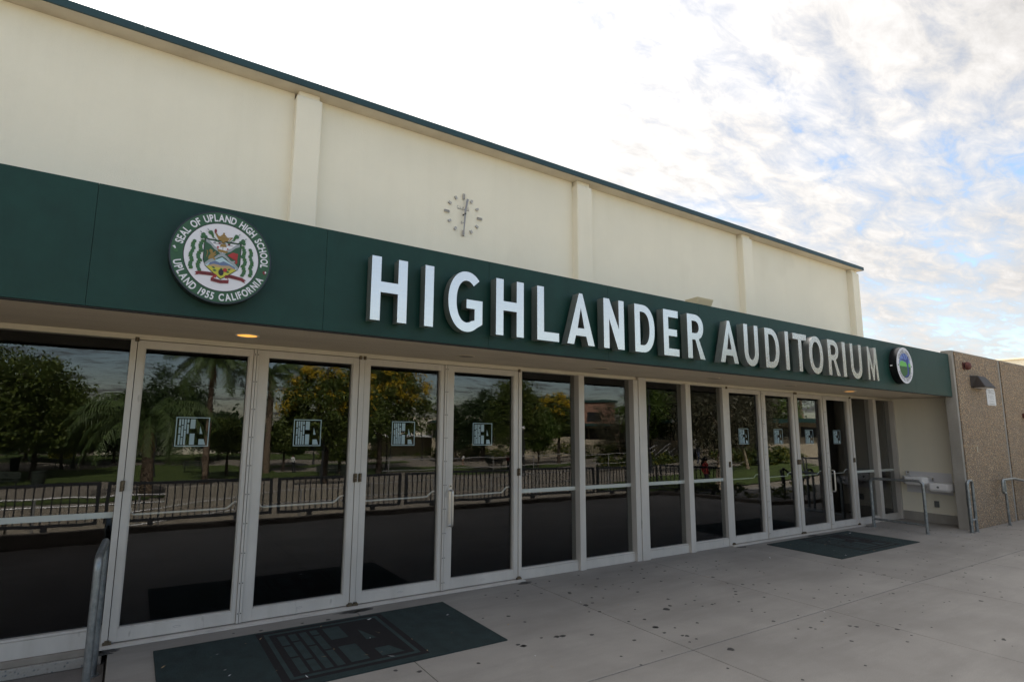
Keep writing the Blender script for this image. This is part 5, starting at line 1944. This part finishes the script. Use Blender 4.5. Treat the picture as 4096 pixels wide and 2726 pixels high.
def bench(x, y, rz, lab, k=1.0):
    e = empty('park_bench', (x, y, ground_z(x, y) + .02), rz)
    e.scale = (k, k, k)
    tag(e, lab, 'bench', 'dark benches in the park')
    for i in range(3):
        box('seat_slat', -.95, .95, -.25 + i * .17, -.11 + i * .17, .43, .46, 'bench', e)
    for i in range(3):
        box('back_slat', -.95, .95, .27, .30, .55 + i * .15, .67 + i * .15, 'bench', e)
    for sx in (-.75, .75):
        MB().box(sx - .03, sx + .03, -.24, .26, .38, .43, 'bench').box(sx - .03, sx + .03, -.2, -.14, 0, .38, 'bench').box(sx - .03, sx + .03, .2, .26, 0, .97, 'bench').build('leg_frame', e)


bench(-7.2, -44.6, R(180), 'dark bench at the left behind the railing')
bench(-6.6, -60.2, R(180), 'dark bench by the path under the left trees')
bench(5.1, -52.5, R(180), 'dark bench on the lawn between the palms')
bench(15.8, -45.3, R(180), 'dark bench behind the nearest lamp post')
bench(33.0, -43.6, R(180), 'dark bench near the girl in red on the lawn', 1.1)
bench(19.0, -46.0, R(150), 'dark bench under the golden rain tree')


def bin_(x, y, lab):
    e = empty('litter_bin', (x, y, ground_z(x, y) + .03))
    tag(e, lab, 'litter bin', 'dark litter bins in the park')
    MB().tube([(0, 0, 0), (0, 0, .05), (0, 0, .95)], [.34, .36, .42], 'bench', 14).build('drum', e)
    MB().tube([(0, 0, .95), (0, 0, 1.02)], .45, 'bench', 14).build('rim', e)


bin_(-5.2, -44.0, 'dark litter bin on the left lawn')
bin_(-8.7, -59.9, 'grey litter bin by the far left path')
bin_(39.6, -55.2, 'dark litter bin under the spiky dark tree')
bin_(16.8, -44.0, 'dark litter bin beside the bench under the golden tree')
nb = empty('notice_board', (-5.6, -63.9, -3.0))
tag(nb, 'pale yellow notice board on a post under the left trees', 'notice board')
MB().box(-.08, .08, -.08, .08, 0, 1.0, 'bench').build('post', nb)
MB().box(-1.15, 1.15, -.05, .05, .9, 2.3, 'print_yellow').build('board', nb)
MT['board_face'] = mat('board_face', (.50, .44, .24), .8)
nb.children[1].data.materials[0] = MT['board_face']

# hedges and planting
for x, y, rx, ry, rz_, lab in [(45.5, -22.6, 6.5, 1.0, .7, 'clipped yellow green hedge below the long school wall'), (41.5, -19.4, 3.2, 1.0, .55, 'low hedge in front of the school door'),
                               (39, -29.5, 5.5, 1.2, .6, 'leafy bush bank left of the walking pair'), (60, -56, 14, 1.6, 1.0, 'dark shrubs along the far school wall'), (44, -66, 9, 1.5, .8, 'planting on the low bank before the cream hall'), (26, -66, 5, 1.3, .8, 'shrubs under the dark tree by the hall')]:
    e = empty('hedge', (x, y, ground_z(x, y)))
    tag(e, lab, 'hedge', 'hedges in the park')
    v = leaf_cloud((0, 0, rz_ * .8), (rx, ry, rz_), int(50 + rx * 10), 40, .13, int(x * 7), 1, .10, low=-1)
    v[:, 2] = np.maximum(v[:, 2], 0.02)
    leaf_object('foliage', v, 'hedge', e)
for k, (x, y) in enumerate(((12.9, -3.4), (13.6, -2.9), (15.2, -3.2), (12.7, -4.2))):
    e = empty('small_shrub', (x, y, ground_z(x, y)))
    tag(e, ['small leafy shrub at the railing corner', 'small leafy shrub under the dark looped handrail', 'small leafy shrub right of the looped handrail', 'small leafy shrub behind the end railing panel'][k], 'shrub')
    hz = -ground_z(x, y)
    v = leaf_cloud((0, 0, hz), (.45, .35, .32), 22, 16, .05, 60 + k, 1, .25, low=-1)
    leaf_object('foliage', v, 'hedge', e)
    MB().tube([(0, 0, 0), (0, 0, hz)], .03, 'bark', 6).build('stem', e)

# ---------------- school buildings across the park
SB = empty('school_block', (0, 0, 0))
tag(SB, 'long low school block with a dark window band and deep flat eave', 'building')


def wall_run(parent, p0, p1, z0, zb, zw, zt, thick, eave, nwin, roof_m='asph'):
    """a wall from p0 to p1 seen from its right-hand side: solid to zb, windows zb..zw, band to zt, flat roof with eave"""
    p0, p1 = Vector((*p0, 0)), Vector((*p1, 0))
    d = (p1 - p0)
    L_ = d.length
    d.normalize()
    nrm = Vector((-d.y, d.x, 0))

    def P(u, w, z):
        q = p0 + d * u + nrm * w
        return (q.x, q.y, z)

    def bx(name, u0, u1, w0, w1, za, zb_, m):
        vs = [P(u0, w0, za), P(u1, w0, za), P(u1, w1, za), P(u0, w1, za), P(u0, w0, zb_), P(u1, w0, zb_), P(u1, w1, zb_), P(u0, w1, zb_)]
        return MB().add(vs, [(0, 3, 2, 1), (4, 5, 6, 7), (0, 1, 5, 4), (1, 2, 6, 5), (2, 3, 7, 6), (3, 0, 4, 7)], m).build(name, parent)
    bx('lower_wall', 0, L_, -thick, 0, z0, zb, 'school_wall')
    bx('upper_band', 0, L_, -thick, 0, zw, zt, 'school_wall')
    bx('roof_slab', -.5, L_ + .5, -thick - 6, eave, zt, zt + .28, roof_m)
    bx('roof_edge', -.5, L_ + .5, eave + .005, eave + .06, zt - .05, zt + .30, 'dark_green_paint')
    s = L_ / nwin
    for k in range(nwin):
        bx('window', k * s + .12, (k + 1) * s - .12, -thick * .6, -.06, zb + .003, zw - .003, 'school_dark')
        bx('wall_pier', k * s - .12, k * s + .12, -thick, -.0, zb + .002, zw - .002, 'school_wall')
    return bx


bx1 = wall_run(SB, (40, -70), (72, -57.5), -3.2, .15, 1.9, 2.3, .3, 2.2, 11)
bx1('upper_storey', 14, 31, -9, -3.2, 2.6, 6.2, 'brick_tan')
bx1('upper_storey_roof', 13.6, 31.4, -9.4, -2.9, 6.202, 6.6, 'dark_green_paint')
for k in range(3):
    bx1('upper_window', 17 + k * 4.5, 19.4 + k * 4.5, -3.19, -3.12, 2.9, 4.4, 'school_dark')
SW = empty('school_wing', (0, 0, 0))
tag(SW, 'school wing with a dark door, window band and green edged flat roof with domes', 'building')
bx2 = wall_run(SW, (47.5, -30.0), (58.0, -6.0), -1.2, 1.15, 2.05, 2.5, .3, 1.2, 9)
bx2('door', 10.4, 12.0, .005, .06, -.55, 2.0, 'dark_green_paint')
bx2('wall_light', 12.2, 13.0, .9, 1.1, 2.2, 2.4, 'sign_white')
bx3 = wall_run(SW, (66, -54), (47.2, -30.6), -2.5, .5, 1.9, 2.4, .3, 1.5, 9)
for k, (x, y) in enumerate(((52.5, -16.2), (55, -17.8), (54.0, -14.0), (56.5, -11.5), (54.2, -21.0))):
    e = empty('roof_dome', (x, y, 2.78))
    tag(e, ['white skylight dome nearest the eave on the school wing roof', 'white skylight dome set back on the school wing roof', 'white skylight dome right of the nearest one on the wing roof', 'rightmost white skylight dome on the wing roof', 'leftmost white skylight dome on the wing roof'][k], 'skylight', 'skylight domes on the roof')
    MB().tube([(0, 0, 0), (0, 0, .3)], .62, 'dome', 18).build('dome_kerb', e)
    MB().sphere((0, 0, .3), .56, 'dome', 18, 10, 1.0).build('dome_cap', e)
HB = empty('cream_hall', (0, 0, 0))
tag(HB, 'sunlit cream hall behind the lawn, seen past the golden tree', 'building')
box('wall', 30, 50, -90, -74, -3.2, 2.9, 'stucco', HB)
box('roof_edge', 29.9, 50.1, -90.1, -73.9, 2.902, 3.05, 'stucco_trim', HB)
for k in range(4):
    box('window', 33 + k * 4.2, 34.6 + k * 4.2, -73.99, -73.95, .6, 1.6, 'school_dark', HB)
box('porch_roof', 31, 49, -73.9, -70, .10, .35, 'sign_white', HB)
box('porch_wall', 31, 49, -73.85, -73.7, -3.1, .1, 'school_wall', HB)
HB2 = empty('low_white_building', (0, 0, 0))
tag(HB2, 'long low pale building at the far end of the left lawn', 'building')
box('wall', -4, 16, -92, -86, -3.2, -1.2, 'stucco', HB2)
box('roof', -4.4, 16.4, -92.4, -85.6, -1.198, -1.0, 'asph', HB2)


# ---------------- people
def person(x, y, z, face, lab, shirt, legs, hair='hair', pose='stand', hgt=1.68, longhair=False):
    """one skinned body; clothes are given by height on the body"""
    e = empty('person', (x, y, z), face)
    k = hgt / 1.7
    e.scale = (k, k, k)
    tag(e, lab, 'person')
    J = {'pel': (0, 0, .93), 'chest': (0, .0, 1.28), 'neck': (0, .01, 1.46), 'head': (0, -.01, 1.56), 'crown': (0, -.01, 1.66)}
    st = .20 if pose in ('walk', 'run') else .03
    J.update({'hl': (.09, 0, .90), 'kl': (.10, -st * .8, .49), 'al': (.10, -st * .6, .08), 'tl': (.11, -st * .6 - .15, .03),
              'hr': (-.09, 0, .90), 'kr': (-.10, -st * .1, .49), 'ar': (-.10, st * 1.3, .10), 'tr': (-.11, st * 1.3 - .14, .04)})
    ab = -.28 if pose == 'run' else -.05
    J.update({'sl': (.17, 0, 1.38), 'el': (.23, .04, 1.12), 'wl': (.24, ab, .90 if pose != 'run' else 1.10), 'sr': (-.17, 0, 1.38), 'er': (-.23, .04, 1.12), 'wr': (-.24, ab, .90 if pose != 'run' else 1.12)})
    if pose == 'sit':
        for s in 'lr':
            sx = .1 if s == 'l' else -.1
            J['k' + s] = (sx, -.42, .90)
            J['a' + s] = (sx, -.44, .48)
            J['t' + s] = (sx, -.58, .44)
    E_ = [('pel', 'chest'), ('chest', 'neck'), ('neck', 'head'), ('head', 'crown'), ('pel', 'hl'), ('hl', 'kl'), ('kl', 'al'), ('al', 'tl'), ('pel', 'hr'), ('hr', 'kr'), ('kr', 'ar'), ('ar', 'tr'), ('chest', 'sl'), ('sl', 'el'), ('el', 'wl'), ('chest', 'sr'), ('sr', 'er'), ('er', 'wr')]
    rad = {'pel': .13, 'chest': .14, 'neck': .055, 'head': .095, 'crown': .08, 'h': .09, 'k': .06, 'a': .042, 't': .035, 's': .06, 'e': .042, 'w': .032}
    names = list(J)
    bmv = [J[n_] for n_ in names]
    me = bpy.data.meshes.new('body')
    me.from_pydata(bmv, [(names.index(a), names.index(b)) for a, b in E_], [])
    o = bpy.data.objects.new('body', me)
    o.parent = e
    col.objects.link(o)
    sk = o.modifiers.new('skin', 'SKIN')
    lay = me.skin_vertices[0] if me.skin_vertices else None
    if lay is None:
        bm = bmesh.new()
        bm.from_mesh(me)
        bm.verts.layers.skin.verify()
        bm.to_mesh(me)
        bm.free()
        lay = me.skin_vertices[0]
    for i, n_ in enumerate(names):
        rr = rad.get(n_, rad.get(n_[0], .05))
        lay.data[i].radius = (rr, rr * .8)
        lay.data[i].use_root = (n_ == 'pel')
    sb = o.modifiers.new('subdivision', 'SUBSURF')
    sb.levels = sb.render_levels = 1
    # skin / shirt / trousers by height in the body's own space
    m = bpy.data.materials.new('person_' + shirt)
    m.use_nodes = True
    t = m.node_tree
    b = t.nodes["Principled BSDF"]
    b.inputs["Roughness"].default_value = .85
    tc = N(t, "ShaderNodeTexCoord")
    sp = N(t, "ShaderNodeSeparateXYZ")
    t.links.new(tc.outputs["Object"], sp.inputs[0])
    gc = lambda n_: tuple(MT[n_].node_tree.nodes["Principled BSDF"].inputs["Base Color"].default_value)[:3]
    f = math_node(t, 'DIVIDE', sp.outputs[2], 1.7)
    cr = ramp(t, f, [(0.0, gc('cloth_dark')), (.05, gc(legs)), (.56, gc(shirt)), (.845, gc('skin'))])
    cr.node.color_ramp.interpolation = 'CONSTANT'
    t.links.new(cr, b.inputs["Base Color"])
    me.materials.append(m)
    hm = MB()
    hm.sphere((0, .015, 1.605), .108, hair, 14, 8, 1.05)
    if longhair:
        hm.add([(-.11, .05, 1.62), (.11, .05, 1.62), (.14, .10, 1.30), (-.14, .10, 1.30), (-.08, .12, 1.62), (.08, .12, 1.62), (.10, .17, 1.28), (-.10, .17, 1.28)], [(0, 1, 2, 3), (4, 7, 6, 5), (0, 4, 5, 1), (1, 5, 6, 2), (2, 6, 7, 3), (3, 7, 4, 0)], hair)
    ho = hm.build('hair', e)
    return e


person(21.9, -10.7, ground_z(21.9, -10.7), R(170), 'girl with long black hair in a red shirt walking away past the corner', 'cloth_red', 'cloth_dark', pose='walk', hgt=1.6, longhair=True)
person(40.4, -24.6, ground_z(40.4, -24.6), R(185), 'person in a dark T-shirt and jeans walking away by the hedge', 'cloth_dark', 'cloth_jean', pose='walk', hgt=1.76)
person(39.2, -25.0, ground_z(39.2, -25.0), R(20), 'person in a white top walking beside the one in dark T-shirt', 'cloth_white', 'skin', pose='walk', hgt=1.55, longhair=True)
person(33.7, -42.5, ground_z(33.7, -42.5), R(160), 'girl in a red top standing by the lawn bench', 'cloth_red', 'cloth_dark', hgt=1.6, longhair=True)
person(33.1, -50.5, ground_z(33.1, -50.5), R(10), 'small runner in a white vest on the lawn', 'cloth_white', 'skin', pose='run', hgt=1.5)
person(30.6, -50.3, ground_z(30.6, -50.3), R(10), 'second small runner at the edge of the fourth door', 'cloth_white', 'skin', pose='run', hgt=1.5)
person(-8.6, -42.0, ground_z(-8.6, -42.0), R(200), 'person in a grey top leaning near the left bench', 'cloth_white', 'cloth_dark', pose='stand', hgt=1.7)
person(14.0, -50.8, ground_z(14, -50.8), R(60), 'man in a white shirt and dark cap behind the planter wall', 'cloth_white', 'cloth_dark', pose='stand', hgt=1.7)
